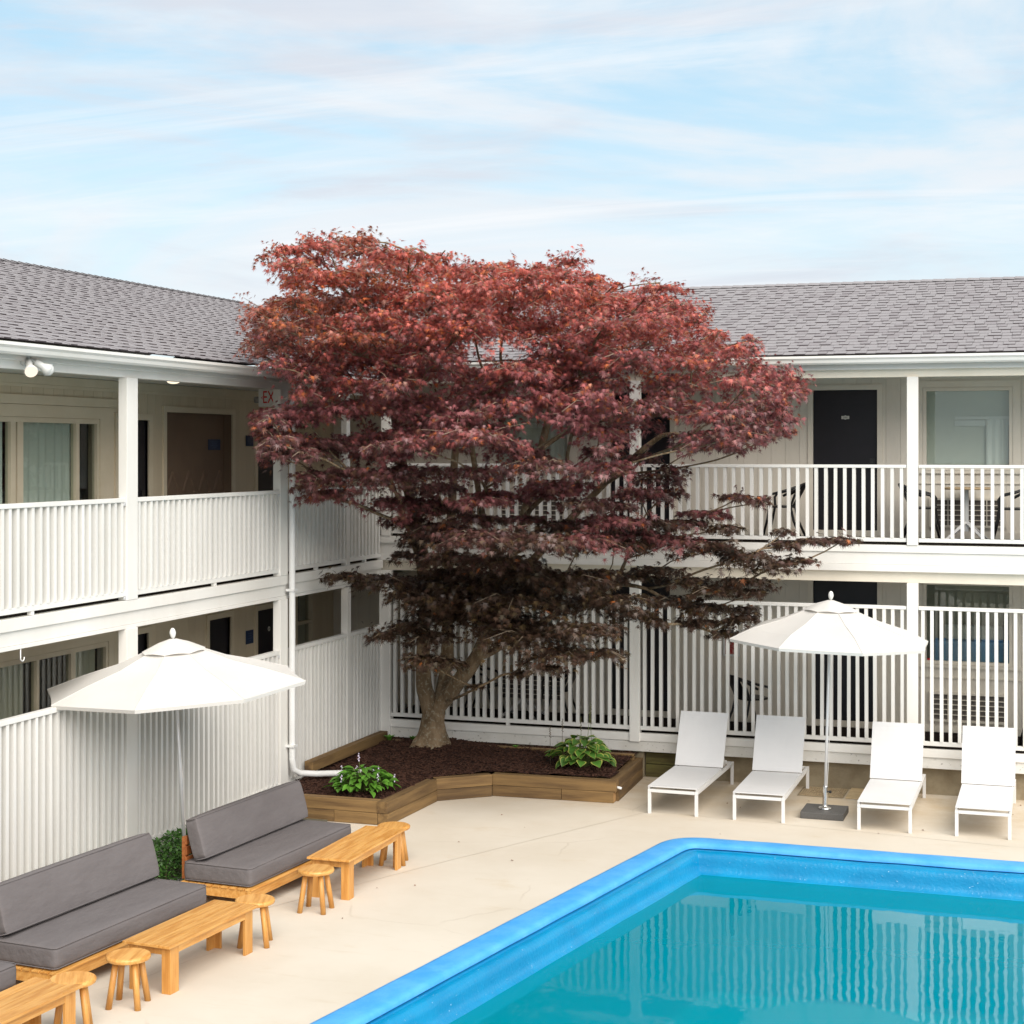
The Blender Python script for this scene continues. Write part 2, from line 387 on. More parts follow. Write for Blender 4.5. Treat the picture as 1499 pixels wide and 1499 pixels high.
# ------------------------------------------------------------------ mesh helpers
class MB:
    def __init__(s): s.v = []; s.f = []; s.m = []; s.mi = 0
    def add(s, vs, fs):
        o = len(s.v); s.v += [tuple(v) for v in vs]
        for f in fs: s.f.append([i + o for i in f]); s.m.append(s.mi)
    def box(s, x0, x1, y0, y1, z0, z1):
        s.add([(x0, y0, z0), (x1, y0, z0), (x1, y1, z0), (x0, y1, z0), (x0, y0, z1), (x1, y0, z1), (x1, y1, z1), (x0, y1, z1)],
              [(0, 3, 2, 1), (4, 5, 6, 7), (0, 1, 5, 4), (1, 2, 6, 5), (2, 3, 7, 6), (3, 0, 4, 7)])
    def obox(s, M, x0, x1, y0, y1, z0, z1):
        o = len(s.v); s.box(x0, x1, y0, y1, z0, z1)
        for i in range(o, len(s.v)): s.v[i] = tuple(M @ Vector(s.v[i]))
    def tube(s, pts, rad, n=8, caps=True, closed=False):
        pts = [Vector(p) for p in pts]
        if not isinstance(rad, (list, tuple)): rad = [rad] * len(pts)
        o = len(s.v); L = len(pts); up = None
        for i, p in enumerate(pts):
            if closed: t = pts[(i + 1) % L] - pts[i - 1]
            else: t = pts[min(i + 1, L - 1)] - pts[max(i - 1, 0)]
            t = t.normalized() if t.length > 1e-9 else Vector((0, 0, 1))
            if up is None:
                a = Vector((0, 0, 1)) if abs(t.z) < .9 else Vector((1, 0, 0))
                up = (a - t * a.dot(t)).normalized()
            else:
                up = up - t * up.dot(t)
                up = up.normalized() if up.length > 1e-6 else t.orthogonal().normalized()
            bi = t.cross(up)
            for k in range(n):
                a = 2 * math.pi * k / n
                s.v.append(tuple(p + (up * math.cos(a) + bi * math.sin(a)) * rad[i]))
        for i in range(L if closed else L - 1):
            j = (i + 1) % L
            for k in range(n):
                s.f.append([o + i * n + k, o + i * n + (k + 1) % n, o + j * n + (k + 1) % n, o + j * n + k]); s.m.append(s.mi)
        if caps and not closed:
            s.f.append([o + k for k in range(n)][::-1]); s.m.append(s.mi)
            s.f.append([o + (L - 1) * n + k for k in range(n)]); s.m.append(s.mi)
    def lathe(s, prof, n=16, cx=0, cy=0):
        o = len(s.v)
        for r, z in prof:
            for k in range(n):
                a = 2 * math.pi * k / n
                s.v.append((cx + r * math.cos(a), cy + r * math.sin(a), z))
        for i in range(len(prof) - 1):
            for k in range(n):
                s.f.append([o + i * n + k, o + i * n + (k + 1) % n, o + (i + 1) * n + (k + 1) % n, o + (i + 1) * n + k]); s.m.append(s.mi)
        if prof[0][0] > 1e-6: s.f.append([o + k for k in range(n)][::-1]); s.m.append(s.mi)
        if prof[-1][0] > 1e-6: s.f.append([o + (len(prof) - 1) * n + k for k in range(n)]); s.m.append(s.mi)
    def prism(s, poly, z0, z1):
        n = len(poly)
        s.add([(x, y, z0) for x, y in poly] + [(x, y, z1) for x, y in poly],
              [tuple(range(n))[::-1], tuple(range(n, 2 * n))] + [(i, (i + 1) % n, n + (i + 1) % n, n + i) for i in range(n)])
    def mesh(s, name, *mats, smooth=False):
        me = bpy.data.meshes.new(name)
        me.from_pydata(s.v, [], s.f)
        for m in mats: me.materials.append(m)
        if len(mats) > 1: me.polygons.foreach_set('material_index', s.m)
        if smooth: me.shade_smooth()
        me.update()
        return me
def place(name, me, parent=None, loc=(0, 0, 0), rot=None, scale=None):
    o = bpy.data.objects.new(name, me); COL.objects.link(o)
    if parent is not None: o.parent = parent
    o.location = loc
    if rot is not None: o.rotation_euler = rot
    if scale is not None: o.scale = scale
    return o
def part(name, mb, mats, parent=None, smooth=False, loc=(0, 0, 0), rot=None, bevel=0, seg=2):
    if not isinstance(mats, (list, tuple)): mats = [mats]
    me = mb.mesh(name, *mats, smooth=smooth)
    if bevel: bevel_mesh(me, bevel, seg)
    return place(name, me, parent, loc, rot)
def bevel_mesh(me, w, seg=2):
    bm = bmesh.new(); bm.from_mesh(me)
    bmesh.ops.remove_doubles(bm, verts=bm.verts, dist=1e-5)
    es = [e for e in bm.edges if len(e.link_faces) == 2 and e.calc_face_angle(0) > .6]
    bmesh.ops.bevel(bm, geom=es, offset=w, segments=seg, profile=.6, affect='EDGES', clamp_overlap=True)
    bm.to_mesh(me); bm.free(); me.update()
def thing(name, label, cat, loc=(0, 0, 0), rotz=0, group=None):
    o = bpy.data.objects.new(name, None); COL.objects.link(o)
    o.location = loc; o.rotation_euler = (0, 0, rotz); o.empty_display_size = .2
    tag(o, label, cat, group)
    return o
def tag(o, label=None, cat=None, group=None, kind=None):
    if label: o['label'] = label
    if cat: o['category'] = cat
    if group: o['group'] = group
    if kind: o['kind'] = kind
    return o
def kids(o): return [c for c in bpy.data.objects if c.parent == o]
def build_children_map():
    d = {}
    for o in bpy.data.objects:
        if o.parent: d.setdefault(o.parent.name, []).append(o)
    return d
def dup(root, loc, rotz, label):
    cm = build_children_map()
    def rec(o, par):
        c = o.copy(); COL.objects.link(c)
        if par is not None: c.parent = par
        for ch in cm.get(o.name, []): rec(ch, c)
        return c
    r = rec(root, None)
    r.location = loc; r.rotation_euler = (0, 0, rotz); r['label'] = label
    return r
_ub = {}
def unit_box(m):
    if m.name not in _ub:
        b = MB(); b.box(-.5, .5, -.5, .5, -.5, .5); _ub[m.name] = b.mesh('box_' + m.name, m)
    return _ub[m.name]
def ubox(name, m, parent, x0, x1, y0, y1, z0, z1, off=(0, 0, 0)):
    return place(name, unit_box(m), parent, ((x0 + x1) / 2 - off[0], (y0 + y1) / 2 - off[1], (z0 + z1) / 2 - off[2]), None,
                 (abs(x1 - x0), abs(y1 - y0), abs(z1 - z0)))

# ------------------------------------------------------------------ pool, deck, ground (the setting)
def pool_outline():
    V = Vector((5.16, -3.33)); din = Vector((.178, 1)).normalized()
    A = Vector((2.9, -16.0)); pts = []
    n = 24
    for i in range(n): pts.append(A.lerp(V - din * .50, i / n))
    P0 = V - din * .50; P1 = V + Vector((.42, 0))
    for i in range(13):
        t = i / 12
        pts.append((1 - t) ** 2 * P0 + 2 * t * (1 - t) * V + t * t * P1)
    for i in range(1, 25): pts.append(P1.lerp(Vector((14.5, -3.33)), i / 24))
    pts += [Vector((15.0, -3.8)), Vector((15.0, -15.5)), Vector((14.5, -16.0)), Vector((9, -16.0))]
    return pts
OUT = pool_outline()
def inset(d):
    n = len(OUT); r = []
    for i in range(n):
        a, b, c = OUT[i - 1], OUT[i], OUT[(i + 1) % n]
        t1 = (b - a).normalized(); t2 = (c - b).normalized()
        n1 = Vector((t1.y, -t1.x)); n2 = Vector((t2.y, -t2.x))
        m = (n1 + n2)
        m = m / max(.3, m.length_squared) * 2 if m.length > 1e-6 else n1
        r.append(b + m * (d * .5) * 1.0 if False else b + (n1 + n2).normalized() * d / max(.5, (n1 + n2).normalized().dot(n1)))
    return r
def sweep(name, prof, m, smooth=True, wob=0.0):
    b = MB(); n = len(OUT); o = 0
    for d, z in prof:
        for i, p in enumerate(inset(d)):
            w = wob * mnoise.noise(Vector((p.x * 2.1, p.y * 2.1, d * 3))) if wob else 0
            b.v.append((p.x, p.y, z + w))
    for i in range(len(prof) - 1):
        for k in range(n):
            b.f.append([i * n + k, i * n + (k + 1) % n, (i + 1) * n + (k + 1) % n, (i + 1) * n + k]); b.m.append(0)
    o = part(name, b, m, smooth=smooth)
    return tag(o, kind='structure')
sweep('pool_coping', [(-.002, -.05), (-.002, .012), (.012, .026), (.05, .03), (.16, .033), (.255, .030), (.292, .020), (.308, .0), (.312, -.028)], COPING, wob=.006)
sweep('pool_wall', [(.270, -.036), (.298, -.046), (.318, -.040), (.348, -.034), (.392, -.038), (.425, -.056), (.448, -.088), (.458, -.130), (.463, -.175), (.472, -.215), (.490, -.248), (.520, -.270), (.548, -.292), (.56, -.36), (.57, -.5), (.60, -1.0), (.66, -1.55)], POOLSIDE, wob=.008)
def sheet(name, pts, z, m):
    b = MB(); b.add([(p.x, p.y, z) for p in pts], [tuple(range(len(pts)))[::-1]])
    return tag(part(name, b, m), kind='structure')
sheet('pool_floor', inset(.655), -1.54, POOLFLOOR)
o = sheet('pool_water', inset(.515), -.277, WATER); o['kind'] = 'structure'
def holed(name, x0, x1, y0, y1, z, m, hole):
    bm = bmesh.new()
    ov = [bm.verts.new((x, y, z)) for x, y in ((x0, y0), (x1, y0), (x1, y1), (x0, y1))]
    iv = [bm.verts.new((p.x, p.y, z)) for p in hole]
    es = [bm.edges.new((ov[i], ov[(i + 1) % 4])) for i in range(4)] + [bm.edges.new((iv[i], iv[(i + 1) % len(iv)])) for i in range(len(iv))]
    bmesh.ops.triangle_fill(bm, use_beauty=True, use_dissolve=False, edges=es)
    bmesh.ops.recalc_face_normals(bm, faces=bm.faces)
    for f in bm.faces:
        if f.normal.z < 0: f.normal_flip()
    me = bpy.data.meshes.new(name); bm.to_mesh(me); bm.free(); me.materials.append(m)
    return tag(place(name, me), kind='structure')
holed('pool_deck', .92, 24, -26, .16, 0.0, DECK, inset(.004))
holed('ground', -400, 400, -400, 400, -.06, GROUND, inset(.03))
b = MB(); b.box(.04, .94, -26, .16, -.055, .02)
tag(part('planting_strip', b, GROUND), kind='structure')

# fallen leaves on the deck: small, uncountable
b = MB()
for i in range(26):
    if i < 16: x, y = rnd.uniform(1.9, 9.0), rnd.uniform(-3.2, -.2)
    else: x, y = rnd.uniform(2.6, 3.9), rnd.uniform(-9.5, -2.5)
    if i % 3 == 0: x, y = rnd.uniform(4.1, 9.3), rnd.uniform(-1.6, .05)
    if .92 < x < 4.05 and y > -3.9 and y > -1.75 - max(0, 2.4 - x) * 3: continue
    a = rnd.uniform(0, 6.28); s = rnd.uniform(.007, .017)
    q = [(x + s * r * math.cos(a + t), y + s * r * math.sin(a + t), .006 + .008 * ((k * 7) % 3) / 2) for k, (t, r) in enumerate(((0, 1.3), (.7, .6), (1.5, 1), (2.5, .5), (3.3, .9), (4.2, .5), (5.1, 1)))]
    b.add(q, [tuple(range(7))])
tag(part('fallen_leaves', b, FALLEN), kind='stuff')
b = MB()
for (xa, ya), (xb, yb) in (((3.05, -5.2), (4.55, -2.05)), ((4.55, -2.05), (9.5, -2.62)), ((3.05, -5.2), (1.2, -9.4))):
    d = Vector((xb - xa, yb - ya)); L = d.length; d /= L; nrm = Vector((-d.y, d.x)); n = int(L / .12); prev = None
    for i in range(n + 1):
        c = Vector((xa, ya)) + d * (L * i / n) + nrm * .012 * mnoise.noise(Vector((i * .35, xa, 0)))
        cur = (c - nrm * .004, c + nrm * .004)
        if prev: b.add([(*prev[0], .004), (*cur[0], .004), (*cur[1], .004), (*prev[1], .004)], [(0, 1, 2, 3)])
        prev = cur
tag(part('deck_joint', b, mat('deck_joint_fill', (.58, .52, .44), .8, (.52, .455, .37), 5)), kind='structure')
# drain grate and patch by the wall
g = thing('drain_grate', 'flat tan drain grate in the deck behind the umbrella base, against the foundation', 'drain grate', (6.47, -.2, 0))
b = MB(); b.box(-.30, .30, -.30, .29, .004, .008); part('frame', b, CONCRETE, g)
b = MB()
for i in range(19): b.box(-.28 + i * .031, -.28 + i * .031 + .012, -.28, .27, .008, .016)
for i in range(12): b.box(-.28, .29, -.27 + i * .049, -.27 + i * .049 + .012, .0085, .0155)
tag(part('grille', b, mat('grate_tan', (.40, .31, .19), .7, (.30, .22, .13), 8), g))
b = MB(); b.box(6.80, 7.02, -.5, .17, .004, .02)
part_o = part('concrete_patch', b, mat('patch_concrete', (.56, .43, .25), .8, (.45, .33, .19), 6)); tag(part_o, kind='structure')

# ------------------------------------------------------------------ the two wings of the motel
NF = 1.4                      # rail line, metres out from the room walls
class Wing:
    """u runs along the wing, n outward from the room wall, z up"""
    def __init__(s, kind): s.k = kind
    def xyz(s, u0, u1, n0, n1):
        if s.k == 'back': return u0, u1, NF - n1, NF - n0
        return n0 - NF, n1 - NF, u0, u1
    def box(s, b, u0, u1, n0, n1, z0, z1):
        x0, x1, y0, y1 = s.xyz(u0, u1, n0, n1); b.box(x0, x1, y0, y1, z0, z1)
    def ub(s, name, m, parent, u0, u1, n0, n1, z0, z1):
        x0, x1, y0, y1 = s.xyz(u0, u1, n0, n1)
        return ubox(name, m, parent, x0, x1, y0, y1, z0, z1, s.off)
    def pt(s, u, n, z): return (u, NF - n, z) if s.k == 'back' else (n - NF, u, z)
    def obj(s, name, b, m, parent=None, **kw):
        return part(name, b, m, parent, loc=tuple(-c for c in s.off), **kw)
BW, LW = Wing('back'), Wing('left')
BW.off = (4.6, .7, 0); LW.off = (-.7, -5.0, 0)
back = thing('motel_wing', 'far wing of the white two-storey motel, facing the camera behind the loungers', 'building', BW.off)
left = thing('motel_wing', 'side wing of the white two-storey motel, running along the grey sofas', 'building', LW.off)

def rects(u0, u1, z0, z1, holes):
    """split a rectangle around openings (ou0, ou1, oz0, oz1)"""
    us = sorted({u0, u1, *[min(max(h[i], u0), u1) for h in holes for i in (0, 1)]})
    out = []
    for a, c in zip(us, us[1:]):
        if c - a < 1e-4: continue
        mid = (a + c) / 2; cuts = sorted([(max(h[2], z0), min(h[3], z1)) for h in holes if h[0] < mid < h[1]])
        z = z0
        for p, q in cuts:
            if p > z + 1e-4: out.append((a, c, z, p))
            z = max(z, q)
        if z < z1 - 1e-4: out.append((a, c, z, z1))
    return out
def room_wall(w, parent, u0, u1, z0, z1, holes, m, step=.203):
    b = MB()
    for a, c, p, q in rects(u0, u1, z0, z1, holes): w.box(b, a, c, -.14, -.012, p, q)
    wall = w.obj('wall', b, m, parent)
    wall.location = tuple(-c for c in w.off)
    k = 0; u = u0
    while u < u1 - .02:
        e = min(u + step, u1)
        for a, c, p, q in rects(u + .0018, e - .0018, z0, z1, holes):
            if c - a > .012:
                x0, x1, y0, y1 = w.xyz(a, c, -.0119, .0004 * (k % 2))
                ubox('siding_board', m, wall, x0, x1, y0, y1, p, q)
        u = e; k += 1
    return wall
def door(w, parent, u0, u1, z0, z1, m, tm, handle_u, plate=True, round_plate=False):
    fr = MB()
    t = .075
    w.box(fr, u0 - t, u0, -.05, .022, z0, z1 + t); w.box(fr, u1, u1 + t, -.05, .022, z0, z1 + t); w.box(fr, u0, u1, -.05, .022, z1, z1 + t)
    f = w.obj('door_frame', fr, tm, parent)
    b = MB(); w.box(b, u0, u1, -.075, -.035, z0 + .01, z1)
    d = w.obj('door', b, m, parent, bevel=.003)
    b = MB(); hz = z0 + 1.0
    w.box(b, handle_u - .035, handle_u + .035, -.034, -.022, hz - .06, hz + .12)
    s = 1 if handle_u < (u0 + u1) / 2 else -1
    w.box(b, min(handle_u, handle_u + s * .11), max(handle_u, handle_u + s * .11), .005, .022, hz - .012, hz + .012)
    w.box(b, handle_u - .012, handle_u + .012, -.022, .006, hz - .012, hz + .012)
    part('door_handle', b, BLKMETAL, d)
    if plate:
        c = (u0 + u1) / 2; pz = z0 + 1.70; b = MB()
        if round_plate: prof = [(.035 * math.cos(a * .524), .035 * math.sin(a * .524)) for a in range(12)]
        else: prof = [(-.055, -.022), (-.02, -.022), (0, -.030), (.02, -.022), (.055, -.022), (.055, .022), (.02, .022), (0, .030), (-.02, .022), (-.055, .022)]
        n = len(prof)
        vs = [w.pt(c + p, -.033, pz + q) for p, q in prof] + [w.pt(c + p, -.026, pz + q) for p, q in prof]
        fs = [tuple(range(n)), tuple(range(n, 2 * n))] + [(i, (i + 1) % n, n + (i + 1) % n, n + i) for i in range(n)]
        b.add(vs, fs); part('number_plate', b, PLATE, d)
        b = MB()
        for k in (-1, 0, 1):
            o_ = c + k * .020
            w.box(b, o_ - .007, o_ + .007, -.0255, -.0245, pz + .008, pz + .012); w.box(b, o_ - .007, o_ + .007, -.0255, -.0245, pz - .002, pz + .002)
            w.box(b, o_ - .007, o_ + .007, -.0255, -.0245, pz - .012, pz - .008); w.box(b, o_ + .003, o_ + .007, -.0256, -.0246, pz - .01, pz + .01)
        part('number', b, INK, d)
    return d
def folds(w, u0, u1, n, z0, z1, amp, per):
    b = MB(); k = max(4, int((u1 - u0) / per * 8)); rows = 2
    for j in range(rows):
        for i in range(k + 1):
            u = u0 + (u1 - u0) * i / k
            a = amp * (math.sin(2 * math.pi * (u - u0) / per) + .4 * math.sin(2 * math.pi * (u - u0) / per * .43 + 1))
            b.v.append(w.pt(u, n + a, z0 if j == 0 else z1))
    for i in range(k): b.f.append([i, i + 1, k + 2 + i, k + 1 + i]); b.m.append(0)
    return b
def room_box(w, parent, u0, u1, z0, z1, depth=.9):
    b = MB()
    w.box(b, u0 - .1, u1 + .1, -depth - .03, -depth, z0 - .1, z1 + .1)
    w.box(b, u0 - .13, u0 - .1, -depth, -.141, z0 - .1, z1 + .1); w.box(b, u1 + .1, u1 + .13, -depth, -.141, z0 - .1, z1 + .1)
    w.box(b, u0 - .1, u1 + .1, -depth, -.141, z1 + .1, z1 + .13); w.box(b, u0 - .1, u1 + .1, -depth, -.141, z0 - .13, z0 - .1)
    w.obj('room_interior', b, DARK, parent)
def picture_window(w, parent, u0, u1, z0, z1, tm, shade, lower):
    t = .045
    b = MB()
    w.box(b, u0, u0 + t, -.07, .012, z0, z1); w.box(b, u1 - t, u1, -.07, .012, z0, z1)
    w.box(b, u0 + t, u1 - t, -.07, .012, z1 - t, z1); w.box(b, u0 + t, u1 - t, -.07, .012, z0, z0 + t)
    win = w.obj('window', b, tm, parent)
    b = MB(); w.box(b, u0 + t, u1 - t, -.052, -.046, z0 + t, z1 - t); part('pane', b, GLASS, win)
    # flat casing boards round the window
    b = MB(); c = .10
    w.box(b, u0 - c, u0 - .006, -.01, .018, z0 - .06, z1 + .10); w.box(b, u1 + .006, u1 + c, -.01, .018, z0 - .06, z1 + .10)
    w.box(b, u0 - .006, u1 + .006, -.01, .018, z1 + .006, z1 + .10)
    part('casing', b, tm, win)
    b = MB(); w.box(b, u0 - .12, u1 + .12, -.01, .04, z0 - .045, z0 - .004); w.box(b, u0 - .12, u1 + .12, -.01, .026, z0 - .19, z0 - .175); part('sill', b, tm, win)
    room_box(w, parent, u0, u1, z0, z1)
    if not lower:
        b = MB(); w.box(b, u0 - .09, u1 + .09, -.155, -.148, z0 - .05, z1 + .05); part('shade', b, shade, win)
        b = folds(w, u1 - .36, u1 - .06, -.118, z0, z1 - .44, .012, .10); part('curtain', b, WHITECURT, win)
        b = MB(); w.box(b, u0 + .42, u1, -.14, -.12, z1 - .44, z1 - .40); w.box(b, u0 + .42, u1, -.138, -.123, z1 - .53, z1 - .455); part('valance', b, WHITECURT, win)
    else:
        b = MB(); w.box(b, u0 - .05, u1 + .05, -.62, -.60, z0 - .05, z1 + .05); part('shade', b, shade, win)
        b = MB(); w.box(b, u0 + .12, u1, -.58, -.30, z0 - .05, z0 + .30); part('bedspread', b, BLUECLOTH, win, bevel=.03)
        b = MB(); w.box(b, u0 + .25, u1 - .12, -.56, -.42, z0 + .30, z0 + .52); part('pillow', b, CANVAS, win, bevel=.05)
    return win
def air_conditioner(w, parent, u0, u1, z0, z1):
    b = MB(); t = .03
    w.box(b, u0, u0 + t, -.01, .05, z0, z1); w.box(b, u1 - t, u1, -.01, .05, z0, z1)
    w.box(b, u0, u1, -.01, .052, z1, z1 + t); w.box(b, u0, u1, -.01, .055, z0 - t, z0)
    ac = w.obj('air_conditioner', b, TAUPE_TRIM, parent)
    b = MB(); w.box(b, u0 + t, u1 - t, -.005, .012, z0, z1); part('condenser', b, GRILLE, ac)
    b = MB()
    for i in range(1, 5): w.box(b, u0 + t, u1 - t, .03, .042, z0 + (z1 - z0) * i / 5 - .006, z0 + (z1 - z0) * i / 5 + .006)
    for i in (1, 2, 3): w.box(b, u0 + (u1 - u0) * i / 4 - .006, u0 + (u1 - u0) * i / 4 + .006, .0305, .0415, z0, z1)
    part('grille', b, TRIM, ac)
    return ac

# ---- back wing
FB_L, FB_U = .62, 3.325
U0, U1 = -1.4, 12.4
Bdoors = [(6.105, 7.005, 6.93), (3.115, 4.015, 3.19), (11.2, 12.1, 11.27)]
Bwins = [(7.635, 8.835), (1.285, 2.485)]
for lvl, fz, top in (('lower', FB_L, 2.95), ('upper', FB_U, 5.62)):
    holes = []
    for a, c, h in Bdoors: holes.append((a, c, fz, fz + 2.09))
    wz0, wz1 = fz + .955, fz + 2.105
    for a, c in Bwins: holes.append((a + .002, c - .002, wz0 + .002, wz1 - .002))
    room_wall(BW, back, U0, U1, fz, top, holes, TAUPE)
    for i, (a, c, h) in enumerate(Bdoors): door(BW, back, a, c, fz, fz + 2.09, BLACK, TAUPE_TRIM, h)
    for a, c in Bwins:
        picture_window(BW, back, a, c, wz0, wz1, TAUPE_TRIM, SCREEN if lvl == 'upper' else GREYCURT, lvl == 'lower')
        air_conditioner(BW, back, a + .08, c - .08, fz + .19, fz + .54)
    b = MB(); BW.box(b, U0, U1, .003, .028, fz + .012, fz + .10); BW.obj('baseboard', b, TAUPE_TRIM, back)
    b = MB(); BW.box(b, U0 + 1.36, U1, -.01, NF - .06, fz - .22, fz - .012); BW.obj('floor_slab', b, TRIM, back)
    b = MB(); BW.box(b, U0 + 1.36, U1, -.012, NF - .03, fz - .0119, fz); BW.obj('floor_carpet', b, CARPET, back)
b = MB(); BW.box(b, U0, U1, -.14, NF - .10, 5.60, 5.64); BW.obj('porch_ceiling', b, CEIL, back)
b = MB(); BW.box(b, U0, U1, -.14, NF - .10, 2.96, 2.985); BW.obj('porch_ceiling', b, CEIL, back)
# beams, fascias, skirt, foundation
BX0 = -.045
for nm, n0, n1, z0, z1, m in (
        ('beam', NF - .10, NF - .045, 2.804, 2.975, TRIM), ('fascia_board', NF - .045, NF + .035, 3.205, 3.304, WHITE),
        ('fascia_board', NF - .045, NF + .015, 3.046, 3.203, WHITE), ('fascia_board', NF - .045, NF + .028, 2.951, 3.044, WHITE),
        ('fascia_board', NF - .05, NF + .03, .520, .629, WHITE), ('skirt_board', NF - .05, NF + .008, .371, .518, OLDWHITE),
        ('beam', NF - .10, NF - .01, 5.529, 5.70, TRIM), ('frieze_board', NF - .05, NF + .06, 5.632, 5.712, GUTTER)):
    b = MB(); BW.box(b, BX0 if z1 < 5 else -.6, U1, n0, n1, z0, z1); BW.obj(nm, b, m, back, bevel=.004)
b = MB(); BW.box(b, 4.5, U1, NF - .40, NF - .15, -.05, .40); BW.obj('foundation', b, CONCRETE, back)
b = MB(); BW.box(b, 0, 3.95, NF - .40, NF - .06, .0, .40); BW.obj('foundation', b, CONCRETE, back)
for k in range(2):
    b = MB(); BW.box(b, 3.96, 4.52, NF - .36, NF - .12 - .012 * k, -.02 + k * .20, .175 + k * .195)
    o = BW.obj('timber', b, MOSSY, back, bevel=.012); tag(o, label='mossy green timber under the skirt board beside the planter')
for x in (.088, 3.845, 7.615, 11.38):
    wdt = .085 if x > 1 else .085
    zb = .40 if x < 1 else (.51 if x < 5 else .62)
    if x < 1:
        b = MB(); BW.box(b, x - wdt, x + wdt, NF - .075, NF + .06, .33, 2.803); BW.obj('post', b, WHITE, back, bevel=.006)
        b = MB(); BW.box(b, x - wdt + .02, x + wdt, NF - .06, NF + .04, 3.306, 5.528); BW.obj('post', b, WHITE, back, bevel=.006)
    else:
        b = MB(); BW.box(b, x - .072, x + .072, NF - .075, NF + .055, zb, 2.803); BW.obj('post', b, WHITE, back, bevel=.006)
        b = MB(); BW.box(b, x - .072, x + .072, NF - .06, NF + .05, 3.306, 5.528); BW.obj('post', b, WHITE, back, bevel=.006)
def gutter(w, u0, u1, n0, z0, z1, parent, dn):
    prof = [(0, z0), (dn * .55, z0), (dn * .72, z0 + .02), (dn * .8, z0 + (z1 - z0) * .5), (dn, z0 + (z1 - z0) * .72), (dn, z1), (dn - .012, z1), (dn - .014, z1 - .012), (dn * .4, z1 - .03), (0, z1 - .01)]
    b = MB(); n = len(prof)
    vs = [w.pt(u0, n0 + p, z) for p, z in prof] + [w.pt(u1, n0 + p, z) for p, z in prof]
    fs = [tuple(range(n)), tuple(range(n, 2 * n))[::-1]] + [(i, n + i, n + (i + 1) % n, (i + 1) % n) for i in range(n)]
    b.add(vs, fs)
    bm = bmesh.new(); me = b.mesh('gutter', GUTTER); bm.from_mesh(me); bmesh.ops.recalc_face_normals(bm, faces=bm.faces); bm.to_mesh(me); bm.free()
    return place('gutter', me, parent, tuple(-c for c in w.off))
gutter(BW, .30, U1, NF + .13, 5.70, 5.812, back, .12)
gutter(LW, -13.5, -.30, NF + .13, 5.462, 5.572, left, .12)

# ---- left wing
FL_L, FL_U = .27, 2.935
V0, V1 = -13.5, 1.4
Lup_doors = [(-4.85, -4.14, -4.22), (-1.20, -.32, -.40)]
Llo_doors = [(-4.87, -4.16, -4.24), (-2.60, -1.99, -2.07), (-1.20, -.32, -1.13)]
for lvl, fz, top in (('lower', FL_L, 2.66), ('upper', FL_U, 5.42)):
    drs = Llo_doors if lvl == 'lower' else Lup_doors
    sl = (-10.4, -5.27) if lvl == 'upper' else (-10.4, -5.08)
    holes = [(a, c, fz, fz + 2.0) for a, c, h in drs]
    zt = fz + 1.99
    holes.append((sl[0], sl[1], fz, zt))
    if lvl == 'upper': holes.append((-3.72, -1.95, fz, 5.05))
    else: holes.append((.06, .63, 1.05, 2.50))
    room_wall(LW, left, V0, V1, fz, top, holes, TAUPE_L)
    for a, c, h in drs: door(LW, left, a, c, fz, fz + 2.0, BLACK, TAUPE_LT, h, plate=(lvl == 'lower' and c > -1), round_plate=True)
    # sliding glass door with curtains
    b = MB(); t = .05
    LW.box(b, sl[0], sl[1], -.06, .015, zt - .055, zt); LW.box(b, sl[0], sl[1], -.06, .015, fz, fz + .05)
    muls = [(-8.6, -8.54), (-7.02, -6.93), (-6.90, -6.79), (-5.76, -5.69)] if lvl == 'upper' else [(-8.4, -8.34), (-6.54, -6.49), (-5.86, -5.77)]
    for a, c in [(sl[0], sl[0] + t)] + muls + [(sl[1] - t, sl[1])]: LW.box(b, a, c, -.058, .013, fz + .05, zt - .055)
    sd = LW.obj('sliding_door', b, TAUPE_LT, left)
    edges = [sl[0] + t] + [v for p in muls for v in p] + [sl[1] - t]
    for a, c in zip(edges[::2], edges[1::2]):
        if c - a < .05: continue
        b = MB(); LW.box(b, a, c, -.03, -.024, fz + .05, zt - .055); part('pane', b, GLASS, sd)
    b = MB(); c_ = .12
    LW.box(b, sl[0], sl[1] + .30, -.01, .02, zt + .004, zt + .14); LW.box(b, sl[1] + .006, sl[1] + .30, -.01, .02, fz, zt + .004)
    LW.box(b, sl[0], sl[1] + .36, -.01, .03, zt + .146, zt + .25)
    part('casing', b, TAUPE_LT, sd)
    spans = [(-10.3, -7.06), (-6.78, -5.55)] if lvl == 'upper' else [(-10.3, -6.64), (-5.77, -5.24)]
    for a, c in spans: part('curtain', folds(LW, a, c, -.085, fz, zt, .022, .16), CURTAIN if lvl == 'upper' else GREYCURT, sd, smooth=True)
    room_box(LW, left, sl[0], sl[1], fz, zt, 1.6)
    b = MB(); LW.box(b, V0, V1, -.01, NF - .06, fz - .10, fz - .012); LW.obj('floor_slab', b, TRIM, left)
    b = MB(); LW.box(b, V0, V1, -.012, NF - .03, fz - .0119, fz); LW.obj('floor_carpet', b, CARPET, left)
b = MB(); LW.box(b, V0, V1, -.14, NF - .08, 5.40, 5.44); LW.obj('porch_ceiling', b, CEIL, left)
b = MB(); LW.box(b, V0, V1, -.14, NF - .08, 2.672, 2.70); LW.obj('porch_ceiling', b, CEIL, left)
b = MB(); LW.box(b, V0, V1, .003, .03, 5.30, 5.395); LW.box(b, V0, V1, .003, .018, 5.262, 5.299); LW.obj('crown_moulding', b, TAUPE_LT, left)
